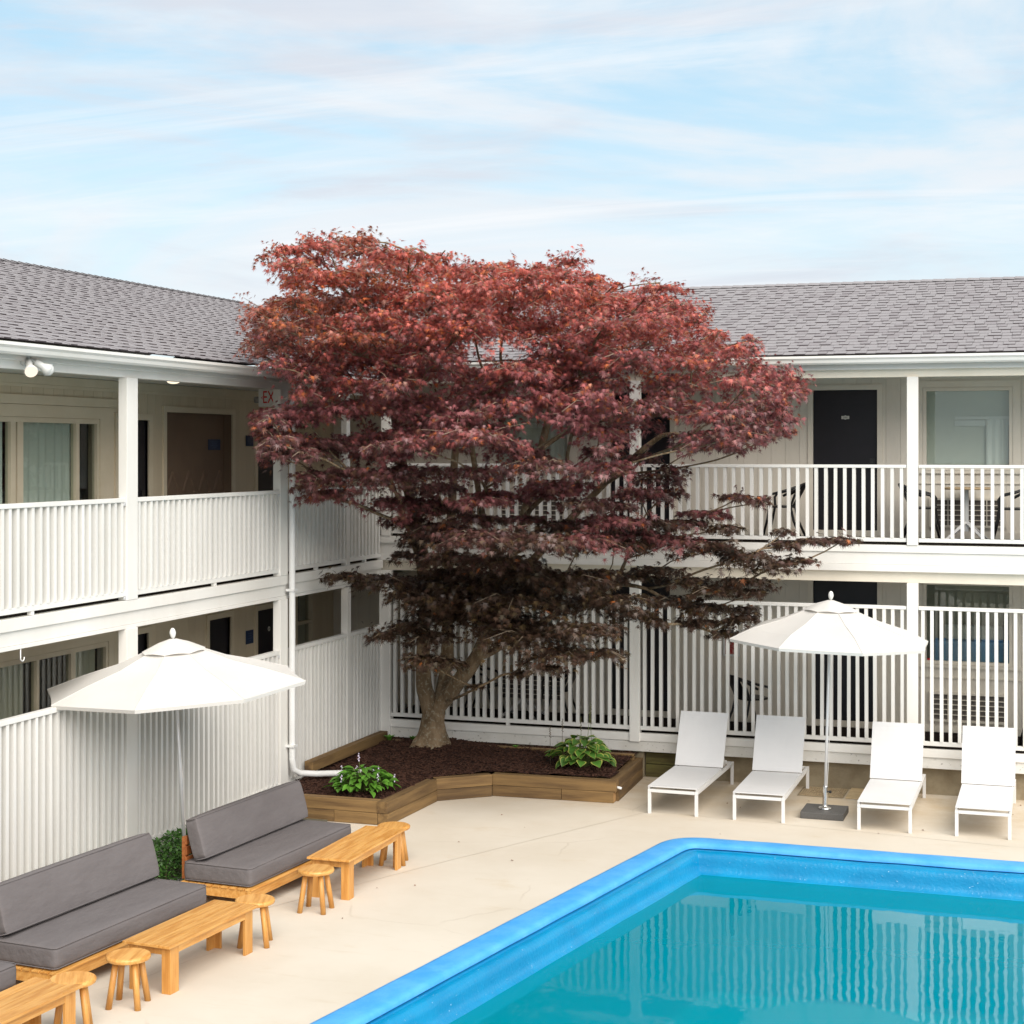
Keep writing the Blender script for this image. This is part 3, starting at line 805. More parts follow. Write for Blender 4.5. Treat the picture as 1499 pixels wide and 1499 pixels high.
# brown recess with raised diamonds
b = MB()
LW.box(b, -3.715, -1.955, -.17, -.12, FL_U, 5.045); LW.box(b, -3.719, -3.712, -.12, -.004, FL_U, 5.045); LW.box(b, -1.958, -1.951, -.12, -.004, FL_U, 5.045); LW.box(b, -3.712, -1.958, -.12, -.004, 5.041, 5.048)
rc = LW.obj('recess', b, BROWN, left)
for k in range(4):
    cu = -3.35 + k * .42; b = MB()
    pts = [(0, .26), (.15, 0), (0, -.26), (-.15, 0)]
    for i in range(4):
        p, q = pts[i], pts[(i + 1) % 4]
        b.tube([LW.pt(cu + p[0], -.118, 4.02 + p[1]), LW.pt(cu + q[0], -.118, 4.02 + q[1])], .016, 4)
    part('diamond_relief', b, BROWN, rc)
b = MB(); t = .075
LW.box(b, -3.72 - t, -3.72, -.02, .022, FL_U, 5.05 + t); LW.box(b, -1.95, -1.95 + t, -.02, .022, FL_U, 5.05 + t); LW.box(b, -3.72, -1.95, -.02, .022, 5.05, 5.05 + t)
LW.obj('opening_frame', b, TAUPE_LT, left)
# small sash window, lower floor near the corner
b = MB(); t = .04
for q in ((.06, .06 + t, 1.05, 2.5), (.63 - t, .63, 1.05, 2.5), (.1, .59, 2.46, 2.5), (.1, .59, 1.05, 1.09), (.1, .59, 1.93, 1.975)): LW.box(b, q[0], q[1], -.07, .012, q[2], q[3])
sw = LW.obj('window', b, TAUPE_LT, left)
b = MB(); LW.box(b, .1, .59, -.05, -.044, 1.975, 2.46); LW.box(b, .1, .59, -.05, -.044, 1.09, 1.93); part('pane', b, GLASS, sw)
b = MB(); LW.box(b, .1, .59, -.11, -.10, 1.09, 1.95); LW.box(b, .38, .60, -.11, -.10, 1.95, 2.48); part('shade', b, GREYCURT, sw)
room_box(LW, left, .06, .63, 1.05, 2.5)
for nm, n0, n1, z0, z1, m in (
        ('beam', NF - .08, NF + .012, 5.338, 5.50, WHITE), ('frieze_board', NF - .02, NF + .07, 5.42, 5.485, GUTTER),
        ('fascia_board', NF - .06, NF + .045, 2.836, 2.954, WHITE), ('beam', NF - .06, NF + .018, 2.692, 2.834, WHITE), ('beam_lip', NF - .06, NF + .03, 2.651, 2.690, WHITE),
        ('skirt_board', NF - .05, NF + .01, -.02, .245, WHITE)):
    b = MB(); LW.box(b, V0, -.015 if nm == 'skirt_board' else -.01, n0, n1, z0, z1); LW.obj(nm, b, m, left, bevel=.004)
for y in (-10.55, -6.886, -3.25):
    b = MB(); LW.box(b, y - .11, y + .11, NF - .055, NF + .05, 2.956, 5.336); LW.obj('post', b, WHITE, left, bevel=.005)
    b = MB(); LW.box(b, y - .11, y + .11, NF - .055, NF + .05, .246, 2.650); LW.obj('post', b, WHITE, left, bevel=.005)
b = MB(); LW.box(b, -1.275, -1.155, NF - .055, NF + .045, .246, 2.650); LW.obj('post', b, WHITE, left, bevel=.005)
b = MB(); LW.box(b, -1.275, -1.155, NF - .055, NF + .03, 2.956, 5.336); LW.obj('post', b, WHITE, left, bevel=.005)
# white downspout on the left wing
b = MB()
b.tube([(.16, -3.155, 5.47), (.16, -3.155, 5.30), (.115, -3.155, 5.15), (.115, -3.155, 4.9), (.115, -3.155, .60), (.125, -3.135, .46), (.17, -3.06, .40), (.30, -2.86, .36), (.62, -2.36, .30), (.70, -2.22, .29)], .041, 10)
LW.obj('downspout', b, PVC, left, smooth=True)
b = MB()
for z in (.75, 2.75, 5.0): b.box(.05, .168, -3.21, -3.10, z, z + .03)
LW.obj('downspout_strap', b, PVC, left)
# the room volumes behind, so the wings are closed
b = MB(); b.box(U0 - 4.2, U1, NF + .95 + .2, NF + 4.6, 0, 5.5); BW.obj('rear_wall', b, TAUPE, back)
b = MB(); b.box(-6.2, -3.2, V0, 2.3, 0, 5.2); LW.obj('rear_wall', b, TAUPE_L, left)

# ---- shingle roofs: slope 0.36, every tab is geometry
SL = .36; ANG = math.atan(SL)
def tab_mesh(name, m):
    b = MB()
    b.v = [(-.5, 0, 0), (.5, 0, 0), (.5, 1, 0), (-.5, 1, 0), (-.5, 0, 1), (.5, 0, 1), (.5, 1, .05), (-.5, 1, .05)]
    b.f = [[4, 5, 6, 7], [0, 1, 5, 4], [1, 2, 6, 5], [3, 0, 4, 7]]; b.m = [0, 1, 0, 0]
    return b.mesh(name, m, EDGE)
TAB1, TAB2 = tab_mesh('shingle_a', SHINGLE), tab_mesh('shingle_b', SHINGLE2)
EXPO = .143
def roof(w, parent, u0, u1, n_e, z_e, run, cam_uv, keep):
    """n decreases up-slope; tabs as parts for the nearest 300, the rest joined"""
    b = MB()
    c = math.cos(ANG)
    nr = n_e - run; zr = z_e + run * SL
    lo = lambda n: z_e + (n_e - n) * SL - .008
    n2 = nr - run
    vs = [w.pt(u0, n_e - .01, lo(n_e - .01)), w.pt(u1, n_e - .01, lo(n_e - .01)), w.pt(u1, nr, lo(nr)), w.pt(u0, nr, lo(nr)), w.pt(u0, n2, z_e - .01), w.pt(u1, n2, z_e - .01)]
    if w.k == 'left':
        # cut the slab along the valley so that it does not show through the other roof
        vs[2] = w.pt(4.1, nr, lo(nr)); vs[5] = w.pt(4.1, n2, z_e - .01)
    b.add(vs, [(0, 1, 2, 3), (3, 2, 5, 4)])
    rf = w.obj('roof', b, SHINGLE2, parent)
    b = MB(); w.box(b, u0, u1 if w.k == 'back' else -.3, n_e - .16, n_e - .02, z_e - .022 - .058, z_e - .012 - .058 + .02); o = w.obj('drip_edge', b, FLASH, rf); o.location = (0, 0, 0)
    tabs = []
    L = run / c; rows = int(L / EXPO)
    for r in range(rows):
        u = u0 - rnd.uniform(0, .25); tooth = rnd.random() < .5
        while u < u1:
            tooth = not tooth; wd = rnd.uniform(.10, .19) if tooth else rnd.uniform(.09, .17)
            s0 = r * EXPO; n = n_e - s0 * c; z = z_e + s0 * SL * c
            uc = u + wd / 2
            if u0 <= uc <= u1 and keep(uc, n, z):
                th = rnd.uniform(.012, .016) if tooth else .006
                dark = rnd.random() < .2
                tabs.append((uc, n, z, wd, th, dark, r))
            u += wd
    tabs.sort(key=lambda t: (t[0] - cam_uv[0]) ** 2 + (t[1] - cam_uv[1]) ** 2 if -9.2 < t[0] < 9.1 else 1e6)
    rot = (ANG, 0, 0) if w.k == 'back' else None
    rest = MB(); vs0 = TAB1
    if w.k == 'back': base = Matrix.Rotation(ANG, 4, 'X')
    else: base = Matrix.Rotation(math.pi / 2, 4, 'Z') @ Matrix.Rotation(ANG, 4, 'X')
    for i, (uc, n, z, wd, th, dark, r) in enumerate(tabs):
        p = Vector(w.pt(uc, n, z)) + Vector((0, 0, .001 * (r % 2)))
        if i < 300:
            o = place('shingle', TAB2 if dark else TAB1, rf, tuple(p), base.to_euler(), (wd - .004, EXPO + .05, th))
        else:
            M = Matrix.Translation(p) @ base @ Matrix.Diagonal((wd - .004, EXPO + .05, th, 1))
            k = len(rest.v)
            rest.v += [tuple(M @ Vector(v)) for v in ((-.5, 0, 0), (.5, 0, 0), (.5, 1, 0), (-.5, 1, 0), (-.5, 0, 1), (.5, 0, 1), (.5, 1, .05), (-.5, 1, .05))]
            rest.f += [[k + 4, k + 5, k + 6, k + 7], [k, k + 1, k + 5, k + 4], [k + 1, k + 2, k + 6, k + 5], [k + 3, k, k + 4, k + 7]]
            rest.m += [2 if dark else 0, 1, 0, 0]
    tag(part('shingles', rest, [SHINGLE, EDGE, SHINGLE2], rf), kind='stuff')
    # ridge caps
    b = MB(); u = u0
    while u < (u1 if w.k == 'back' else 3.3):
        b.obox(Matrix.Identity(4), 0, 0, 0, 0, 0, 0) if False else None
        pa, pb = Vector(w.pt(u, nr, zr + .012)), Vector(w.pt(u + .2, nr, zr + .004))
        for sgn in (1, -1):
            q = [w.pt(u, nr, zr + .022), w.pt(u + .2, nr, zr + .012), w.pt(u + .2, nr + sgn * .13, zr - .13 * SL + .012), w.pt(u, nr + sgn * .13, zr - .13 * SL + .022)]
            b.add(q, [(0, 1, 2, 3)])
        u += .17
    part('ridge_cap', b, SHINGLE, rf)
    return rf
zB = lambda y: 5.832 + SL * (y + .20)
zL = lambda x: 5.600 + SL * (.20 - x)
roof(BW, back, -3.6, U1, NF + .20, 5.832, 3.62, (9.5, 22), lambda u, n, z: u > .20 or z >= zL(u) - .02)
roof(LW, left, V0, 3.2, NF + .20, 5.600, 4.22, (-9.2, 3), lambda u, n, z: u < -.25 or z >= zB(u) - .02)

# ------------------------------------------------------------------ railings: one thing per bay, every picket a part
def railing(w, name, label, u0, u1, ztop, zbot, zfoot, step, rail_h, brail_h, group, skip=None):
    mid = (u0 + u1) / 2
    base = w.pt(mid, NF, zbot)
    g = thing(name, label, 'railing', base, 0, group)
    off = base
    def ub(nm, a, c, n0, n1, z0, z1, m=PICKET):
        x0, x1, y0, y1 = w.xyz(a, c, n0, n1)
        return ubox(nm, m, g, x0, x1, y0, y1, z0, z1, off)
    b = MB(); x0, x1, y0, y1 = w.xyz(u0, u1, NF - .040, NF + .042)
    b.box(x0 - off[0], x1 - off[0], y0 - off[1], y1 - off[1], ztop - rail_h - off[2], ztop - off[2]); part('top_rail', b, PICKET, g, bevel=.005)
    b = MB(); x0, x1, y0, y1 = w.xyz(u0, u1, NF - .028, NF + .028)
    b.box(x0 - off[0], x1 - off[0], y0 - off[1], y1 - off[1], zbot - off[2], zbot + brail_h - off[2]); part('bottom_rail', b, PICKET, g, bevel=.004)
    n = max(2, round((u1 - u0) / step)); st = (u1 - u0) / n
    for i in range(n):
        u = u0 + st * (i + .5) + rnd.uniform(-.004, .004)
        o = ub('picket', u - .0215, u + .0215, NF - .033, NF + .033, zbot + brail_h + .001, ztop - rail_h - .001)
        o.rotation_euler = (rnd.uniform(-.003, .003), rnd.uniform(-.003, .003), rnd.uniform(-.05, .05))
    if zfoot is not None:
        u = u0 + st * (n // 2 + .5)
        ub('support_block', u - .024, u + .024, NF - .024, NF + .024, zfoot + .0015, zbot - .001)
    return g
GU, GL = 'upper balcony railings', 'lower walkway fences'
for (a, c), lab in zip(((.178, 3.768), (3.922, 7.538), (7.692, 11.30)),
        ('upper white railing of the far wing, behind the maple crown beside the corner', 'upper white railing of the far wing, in front of the black door', 'upper white railing of the far wing, in front of the large window, bistro table behind')):
    railing(BW, 'balcony_railing', lab, a, c, 4.367, 3.346, 3.306, .1243, .042, .052, GU)
for (a, c), lab in zip(((.178, 3.768), (3.922, 7.538), (7.692, 11.30)),
        ('tall white fence of the far wing, behind the maple trunk and planter', 'tall white fence behind the two loungers next to the planter', 'tall white fence behind the two loungers farthest from the planter')):
    railing(BW, 'walkway_fence', lab, a, c, 2.500, .672, .631, .117, .045, .054, GL)
for (a, c), lab in zip(((-10.44, -6.998), (-6.774, -3.362), (-3.138, -1.28), (-1.15, -.05)),
        ('upper white railing of the side wing, below the sliding glass doors', 'upper white railing of the side wing, below the brown recess', 'upper white railing of the side wing, just beyond the downspout', 'short upper white railing of the side wing, ending at the inner corner')):
    railing(LW, 'balcony_railing', lab, a, c, 4.049, 2.996, 2.956, .122, .046, .055, GU)
for (a, c), lab in zip(((-10.44, -6.998), (-6.774, -3.362), (-3.138, -1.277), (-1.153, -.02)),
        ('tall white fence behind the middle grey sofa', 'tall white fence behind the far grey sofa and the leaning umbrella', 'tall white fence just beyond the downspout, beside the planter', 'short tall fence between the thin post and the inner corner, by the planter')):
    railing(LW, 'walkway_fence', lab, a, c, 2.004, .262, None, .118, .05, .05, GL)
# bolt plates on the posts are part of the wing
for y, z in ((-7.02, 4.0), (-3.38, 4.0), (-3.38, 1.955), (-7.02, 3.0)):
    b = MB(); b.box(.035, .04, y - .02, y + .02, z - .035, z + .01); b.box(.04, .046, y - .008, y + .008, z - .02, z - .004); LW.obj('bolt_plate', b, ALU, left)

# ------------------------------------------------------------------ lamps, signs and small fittings
def dome_light(loc, label):
    g = thing('ceiling_light', label, 'lamp', loc, 0, 'lit dome lights under the side wing roof')
    b = MB(); b.lathe([(.085, 0), (.095, -.010), (.09, -.024), (.08, -.026)], 20); part('base_ring', b, PLASTIC, g, smooth=True)
    b = MB(); b.lathe([(.08, -.026), (.072, -.042), (.05, -.055), (.02, -.061), (0, -.062)], 20); part('diffuser', b, LIT, g, smooth=True)
dome_light((-.40, -5.25, 5.40), 'lit dome ceiling light on the porch ceiling above the brown recess')
dome_light((-.62, .06, 5.40), 'lit dome ceiling light seen through the maple leaves near the corner')
g = thing('floodlight', 'twin-head white floodlight on the beam of the side wing, one bulb lit', 'floodlight', (.045, -8.80, 5.44))
b = MB(); b.tube([(-.032, 0, 0), (0.012, 0, 0), (.03, 0, 0)], [.06, .06, .045], 14); part('mount', b, PLASTIC, g, smooth=True)
for s, nm in ((-1, LITBULB), (1, PLASTIC)):
    p0 = Vector((.03, s * .025, 0)); d = Vector((.60, -.55, -.62)).normalized() if s < 0 else Vector((.42, .72, -.45)).normalized()
    b = MB(); b.tube([p0, p0 + d * .05, p0 + d * .055, p0 + d * .14, p0 + d * .17, p0 + d * .215], [.016, .016, .034, .036, .048, .068], 14); hd = part('lamp_head', b, PLASTIC, g, smooth=True)
    q = p0 + d * .20
    b = MB(); b.tube([q, q + d * .03, q + d * .055, q + d * .066], [.062, .058, .038, .004], 14); part('bulb', b, LITBULB if s < 0 else PLASTIC, hd, smooth=True)
g = thing('hook', 'small white hook hanging under the lower beam of the side wing', 'hook', (.02, -8.85, 2.65))
b = MB(); b.tube([(0, 0, .005), (0, 0, -.09)] + [(0, .03 - .03 * math.cos(a) - .0, -.09 - .032 * math.sin(a)) for a in (.5, 1.1, 1.7, 2.3, 2.9, 3.3)], .006, 6)
part('hook_wire', b, PVC, g, smooth=True)
# exit sign
g = thing('exit_sign', 'white exit sign with red letters under the porch ceiling, half behind a post', 'exit sign', (-.45, -2.60, 5.40))
b = MB(); b.box(-.19, .19, -.025, .025, -.262, -.03); b.box(-.06, .06, -.02, .02, -.0305, -.002); part('housing', b, PLASTIC, g, bevel=.004)
tc = bpy.data.curves.new('lettering', 'FONT'); tc.body = 'EXIT'; tc.size = .235; tc.align_x = 'CENTER'; tc.align_y = 'CENTER'; tc.extrude = .001; tc.space_character = 1.0
tc.materials.append(REDINK)
tmp = bpy.data.objects.new('lettering', tc); COL.objects.link(tmp)
bpy.context.view_layer.update()
tme = bpy.data.meshes.new_from_object(tmp.evaluated_get(bpy.context.evaluated_depsgraph_get()))
bpy.data.objects.remove(tmp); bpy.data.curves.remove(tc)
o = place('lettering', tme, g, (.02, -.0275, -.145), (R(90), 0, 0), (.62, 1, 1))
b = MB(); b.add([(-.150, -.0266, -.145), (-.128, -.0266, -.120), (-.128, -.0266, -.134), (-.138, -.0266, -.145), (-.128, -.0266, -.156), (-.128, -.0266, -.170)], [(0, 1, 2, 3), (0, 3, 4, 5)]); part('arrow', b, REDINK, g)
g = thing('emergency_light', 'grey emergency lamp beside the exit sign', 'lamp', (-.67, -2.58, 5.24))
b = MB(); b.lathe([(.0, -.05), (.045, -.05), (.055, -.01), (.055, .03), (.0, .035)], 12); part('housing', b, mat('grey_plastic', (.28, .27, .25), .5), g, smooth=True)
def wall_sign(loc, wd, ht, label):
    g = thing('wall_sign', label, 'sign', loc, 0)
    b = MB(); b.box(0, .008, -wd / 2, wd / 2, -ht / 2, ht / 2); part('board', b, BLUESIGN, g)
    b = MB()
    for i, k in enumerate((.26, .08, -.10, -.28)):
        f = (.55, .4, .62, .3)[i]
        b.box(.0081, .009, -wd * f / 2, wd * f / 2, ht * k - .006, ht * k + .006)
    part('print', b, SIGNLINE, g)
wall_sign((-1.517, -2.235, 4.635), .33, .145, 'wide navy sign on the brown recess wall')
wall_sign((-1.392, -1.44, 4.692), .215, .15, 'upright navy sign beside the upper black door by the corner')
wall_sign((-1.392, -1.44, 1.925), .215, .19, 'upright navy sign beside the lower black door with the round plate')
g = thing('framed_picture', 'white framed red print on the lower wall behind the fence, beside the umbrella', 'picture', (4.93, 1.385, 1.77))
b = MB(); t = .03
b.box(-.12, .12, -.02, .008, -.20, -.20 + t); b.box(-.12, .12, -.02, .008, .20 - t, .20); b.box(-.12, -.12 + t, -.02, .008, -.20 + t, .20 - t); b.box(.12 - t, .12, -.02, .008, -.20 + t, .20 - t)
part('frame', b, PLASTIC, g)
b = MB(); b.box(-.09, .09, -.008, .006, -.17, .17); part('print', b, mat('red_print', (.30, .02, .02), .5, (.42, .20, .17), 22, lo=.45, hi=.55), g)
# little red stickers in the window corners
for z, lb in ((4.335, 'small red sticker in the bottom corner of the upper window'), (1.635, 'small red sticker in the bottom corner of the lower window')):
    b = MB(); b.box(-.03, .03, -.002, .002, -.012, .012); o = part('sticker', b, REDINK, None, loc=(7.72, 1.4 + .040, z)); tag(o, lb, 'sticker')

# ------------------------------------------------------------------ chairs and tables on the walkways
def bistro_chair(label):
    g = thing('bistro_chair', label, 'chair', (0, 0, 0), 0, 'black metal chairs on the walkways')
    r = .0175
    for s in (-1, 1):
        b = MB(); b.tube([(.27, s * .23, 0), (.20, s * .225, .28), (.17, s * .235, .45), (.18, s * .25, .57), (.14, s * .255, .625), (-.02, s * .25, .665), (-.22, s * .215, .735)], r, 6); part('leg', b, BLKMETAL, g, smooth=True)
        b = MB(); b.tube([(-.27, s * .22, 0), (-.16, s * .20, .25), (-.115, s * .19, .45), (-.17, s * .20, .6), (-.255, s * .20, .75)], r, 6); part('leg', b, BLKMETAL, g, smooth=True)
    b = MB(); b.tube([(-.02, .255, .60), (-.16, .245, .68), (-.25, .19, .745), (-.285, .10, .765), (-.295, 0, .77), (-.285, -.10, .765), (-.25, -.19, .745), (-.16, -.245, .68), (-.02, -.255, .60)], r, 6); part('arm_hoop', b, BLKMETAL, g, smooth=True)
    b = MB()
    rows = 8
    for j in range(rows):
        z0 = .46 + j * .036; f = j / rows
        pts = [(-.125 - .15 * f - .03 * math.cos(a), .19 * math.sin(a), z0) for a in [(-1 + 2 * i / 8) * 1.25 for i in range(9)]]
        k = len(b.v); b.v += [tuple(p) for p in pts] + [(p[0] - .018, p[1], p[2] + .0375) for p in pts]
        for i in range(8): b.f.append([k + i, k + i + 1, k + 10 + i, k + 9 + i]); b.m.append(0)
    part('backrest', b, BLKMETAL, g)
    b = MB(); b.prism([(.21 * math.copysign(abs(math.cos(a)) ** .6, math.cos(a)) + .02, .21 * math.copysign(abs(math.sin(a)) ** .6, math.sin(a))) for a in [i * math.pi / 10 for i in range(20)]], .435, .462); part('seat', b, BLKMETAL, g, bevel=.006)
    return g
c0 = bistro_chair('black metal chair alone on the upper walkway, left of the black door')
c0.location = (5.80, .75, FB_U); c0.rotation_euler = (0, 0, R(180))
for loc, rz, lab in (((7.66, .80, FB_U), 0, 'black metal chair on the upper walkway, partly behind the white post'),
                     ((8.86, .80, FB_U), 180, 'black metal chair at the upper window, right of the bistro table'),
                     ((5.30, .80, FB_L), 42, 'black metal chair on the lower walkway below the framed picture'),
                     ((2.50, .75, FB_L), 180, 'black metal chair on the lower walkway behind the maple'),
                     ((1.30, .80, FB_L), 0, 'black metal chair on the lower walkway nearest the inner corner'),
                     ((9.22, .75, FB_L), 180, 'black metal chair at the lower window, cut by the picture edge')):
    dup(c0, loc, R(rz), lab)
def bistro_table(loc, label):
    g = thing('bistro_table', label, 'table', loc, 0, 'bistro tables on the walkways')
    b = MB(); b.lathe([(0, .70), (.33, .70), (.34, .708), (.34, .722), (.33, .73), (0, .73)], 28); part('table_top', b, mat('pale_table_wood', (.45, .33, .20), .5, (.38, .27, .15), 5), g, smooth=False)
    b = MB(); b.box(-.028, .028, -.028, .028, .13, .699); part('column', b, FRAMEW, g)
    for k in range(4):
        a = R(45 + 90 * k); c, s = math.cos(a), math.sin(a)
        b = MB(); b.tube([(.01 * c, .01 * s, .25), (.37 * c, .37 * s, .014)], [.030, .022], 4); part('leg', b, FRAMEW, g)
    return g
t0 = bistro_table((8.25, .92, FB_U), 'white pedestal table with wooden top in front of the upper window')
dup(t0, (1.92, .85, FB_L), 0, 'white pedestal table on the lower walkway behind the maple')

# ------------------------------------------------------------------ timber planter, mulch, plants
pl = thing('planter_box', 'raised planter of brown timbers around the maple, in the inner corner', 'planter', (2.0, -2.0, 0))
def timber(p, q, z0, h=.142, w=.14, label=None, endcap=None):
    p, q = Vector((*p, 0)), Vector((*q, 0)); d = q - p; L = d.length; a = math.atan2(d.y, d.x)
    b = MB(); n = max(2, int(L / .3))
    b.box(0, L, 0, w, 0, h)
    o = part('timber', b, [TIMBER, ENDGRAIN], pl, loc=(p.x - 2.0, p.y + 2.0, z0), rot=(0, 0, a), bevel=.007)
    if label: o['label'] = label
    if endcap:
        b = MB()
        if endcap == 2: b.box(L - .001, L + .003, .008, w - .008, .008, h - .008)
        else: b.box(-.003, .001, .008, w - .008, .008, h - .008)
        part('cut_end', b, ENDGRAIN, o)
    return o
H1, H2 = .002, .147
A, B_, C_, D_, E_ = (.46, -3.86), (1.74, -3.86), (1.80, -2.30), (2.38, -1.80), (4.03, -1.745)
# front-left run, its corner, the chamfer and the right-hand run (outer faces on these lines)
timber((.10, -3.86), (1.02, -3.86), H1); timber((1.025, -3.86), (1.60, -3.86), H1)
timber((.10, -3.855), (1.60, -3.855), H2)
timber((1.745, -3.865), (1.80, -2.36), H1); timber((1.735, -3.87), (1.795, -2.36), H2)
timber((1.79, -2.34), (2.37, -1.83), H1); timber((1.78, -2.335), (2.37, -1.825), H2)
timber((2.362, -1.802), (3.30, -1.765), H1); timber((3.305, -1.765), (4.0, -1.745), H1, endcap=2)
timber((2.355, -1.797), (4.035, -1.74), H2)
timber((4.03, -1.60), (3.96, -.02), H1); timber((4.03, -1.595), (3.96, -.02), H2)
timber((3.88, -.145), (.26, -.145), .235, .13, .11, 'weathered timber along the foot of the fence')
timber((.20, -2.72), (.20, -.20), .352, .135, .12, 'dark timber along the side wing fence')
b = MB(); b.tube([(4.00, -1.66, .20), (4.09, -1.685, .19)], .017, 8); part('drain_pipe', b, PVC, pl, loc=(-2, 2, 0), smooth=True)

POLY = [(.06, -3.75), (1.63, -3.75), (1.68, -2.25), (2.32, -1.67), (3.93, -1.61), (3.87, .02), (.06, .02)]
def in_poly(x, y):
    c = False; n = len(POLY)
    for i in range(n):
        (x1, y1), (x2, y2) = POLY[i], POLY[(i + 1) % n]
        if (y1 > y) != (y2 > y) and x < (x2 - x1) * (y - y1) / (y2 - y1) + x1: c = not c
    return c
TR = Vector((1.05, -.66))
def mulch_z(x, y):
    f = min(1, max(0, (y + 3.75) / 3.4))
    return .232 + .115 * f + .10 * math.exp(-((x - TR.x) ** 2 + (y - TR.y) ** 2) / .35) + .025 * mnoise.noise(Vector((x * 3, y * 3, 0)))
b = MB(); nx, ny = 78, 76; idx = {}
for j in range(ny + 1):
    for i in range(nx + 1):
        x, y = .06 + 3.88 * i / nx, -3.76 + 3.79 * j / ny
        idx[i, j] = len(b.v); b.v.append((x, y, mulch_z(x, y) + .022 * mnoise.noise(Vector((x * 11, y * 11, 2)))))
for j in range(ny):
    for i in range(nx):
        x, y = .06 + 3.88 * (i + .5) / nx, -3.76 + 3.79 * (j + .5) / ny
        if in_poly(x, y): b.f.append([idx[i, j], idx[i + 1, j], idx[i + 1, j + 1], idx[i, j + 1]]); b.m.append(0)
b.mi = 1
for i in range(7000):
    x, y = rnd.uniform(.08, 3.9), rnd.uniform(-3.72, 0)
    if not in_poly(x, y): continue
    M = Matrix.Translation((x, y, mulch_z(x, y) + .008)) @ Matrix.Rotation(rnd.uniform(0, 6.28), 4, 'Z') @ Matrix.Rotation(rnd.uniform(-.5, .5), 4, 'X') @ Matrix.Rotation(rnd.uniform(-.5, .5), 4, 'Y')
    l, w_ = rnd.uniform(.012, .045), rnd.uniform(.004, .012)
    b.obox(M, -l, l, -w_, w_, -.004, .004)
tag(part('mulch', b, [MULCH, CHIP]), kind='stuff')

def hosta_leaf(margin, w=.55):
    b = MB(); L = 6
    prof = [0.0, .62, .95, 1.0, .80, .42, 0.0]
    cols = (-1, -.80, 0, .80, 1)
    for i in range(L + 1):
        t = i / L; hw = prof[i] * w * .5
        for c in cols:
            z = .30 * t - .46 * t * t + .16 * abs(c) * prof[i] * .5 - .02 * (1 - abs(c))
            b.v.append((t, c * hw, z))
    for i in range(L):
        for c in range(4):
            k = i * 5 + c
            b.f.append([k, k + 5, k + 6, k + 1]); b.m.append(1 if margin and c in (0, 3) else 0)
    return b
HL1 = hosta_leaf(True, .80).mesh('hosta_leaf', HOSTA, HOSTA_EDGE, smooth=True)
HL2 = hosta_leaf(False, .56).mesh('small_hosta_leaf', HOSTA2, smooth=True)
def hosta(name, label, cx, cy, R_, n, me, smin, smax, high):
    cz = mulch_z(cx, cy)
    g = thing('hosta', label, 'plant', (cx, cy, cz))
    st = MB()
    for i in range(n):
        f = math.sqrt((i + .5) / n); a = i * 2.39996 + rnd.uniform(-.3, .3)
        r = R_ * f * rnd.uniform(.75, 1.05); h = high * (1 - .72 * f * f) * rnd.uniform(.8, 1.15)
        s = rnd.uniform(smin, smax)
        x, y = r * math.cos(a), r * math.sin(a) * .85
        o = place('leaf', me, g, (x * .62, y * .62, h), (rnd.uniform(-.35, .35), rnd.uniform(-.45, .25) + .25 * f, a + rnd.uniform(-.5, .5)), (s, s, s))
        st.tube([(0, 0, -.03), (x * .3, y * .3, h * .6), (x * .62, y * .62, h)], .005, 4, caps=False)
    tag(part('stems', st, STEM, g), kind='stuff')
    return g
h1 = hosta('hosta', 'hosta with cream-edged leaves at the right end of the planter', 3.38, -1.10, .58, 78, HL1, .145, .215, .37)
for i, (x, y, h) in enumerate(((-.02, .08, .66), (.06, .02, .86), (.12, .1, .80), (-.30, .1, .62), (-.44, .02, .52))):
    b = MB(); k = rnd.uniform(-.06, .08)
    b.tube([(x, y, 0), (x + k * .4, y, h * .5), (x + k, y, h)], [.004, .0035, .002], 5); o = part('flower_stalk', b, STEM if i < 3 else STRAW, h1)
    b = MB()
    for j in range(12): z = h * (.72 + .28 * j / 12); M = Matrix.Translation((x + k * (.3 + .7 * (z / h)), y, z)) @ Matrix.Rotation(j * 2.4, 4, 'Z') @ Matrix.Rotation(.6, 4, 'Y'); b.obox(M, 0, .02, -.004, .004, -.003, .003)
    part('seed_pods', b, STRAW, o)
h2 = hosta('hosta', 'low bright green hosta with small lilac flowers, at the sofa end of the planter', 1.12, -3.20, .64, 190, HL2, .10, .165, .27)
for i in range(9):
    a = i * 2.4; r = .14 + .034 * i; x, y = r * math.cos(a), r * math.sin(a) * .8; h = rnd.uniform(.20, .31) if i not in (2,) else .50
    b = MB(); b.tube([(x * .6, y * .6, .02), (x * .85, y * .85, h * .6), (x, y, h)], .003, 4); o = part('flower_stalk', b, STEM, h2)
    b = MB()
    for j in range(5): M = Matrix.Translation((x, y, h - .02 * j)) @ Matrix.Rotation(j * 2.4 + i, 4, 'Z') @ Matrix.Rotation(.9, 4, 'Y'); b.obox(M, 0, .022, -.006, .006, -.005, .005)
    part('blossom', b, LILAC, o)
for x, y, s, lab in ((.28, -.34, .13, 'tuft of weeds in the back corner of the planter mulch'), (.62, -.28, .09, 'small weed left of the maple trunk foot'), (2.16, -.22, .07, 'tiny weed in the mulch along the fence, right of the trunk'), (3.02, -.8, .05, 'tiny green seedling beside the cream-edged hosta')):
    g = thing('weed', lab, 'weed', (x, y, mulch_z(x, y)))
    for k in range(7):
        a = k * .95; place('leaf', HL2, g, (0, 0, 0), (0, -.9, a), (s, s, s))
g = thing('dry_stem', 'cut dry stem standing in the mulch behind the lilac-flowered hosta', 'stem', (1.0, -2.62, mulch_z(1.0, -2.62) - .01))
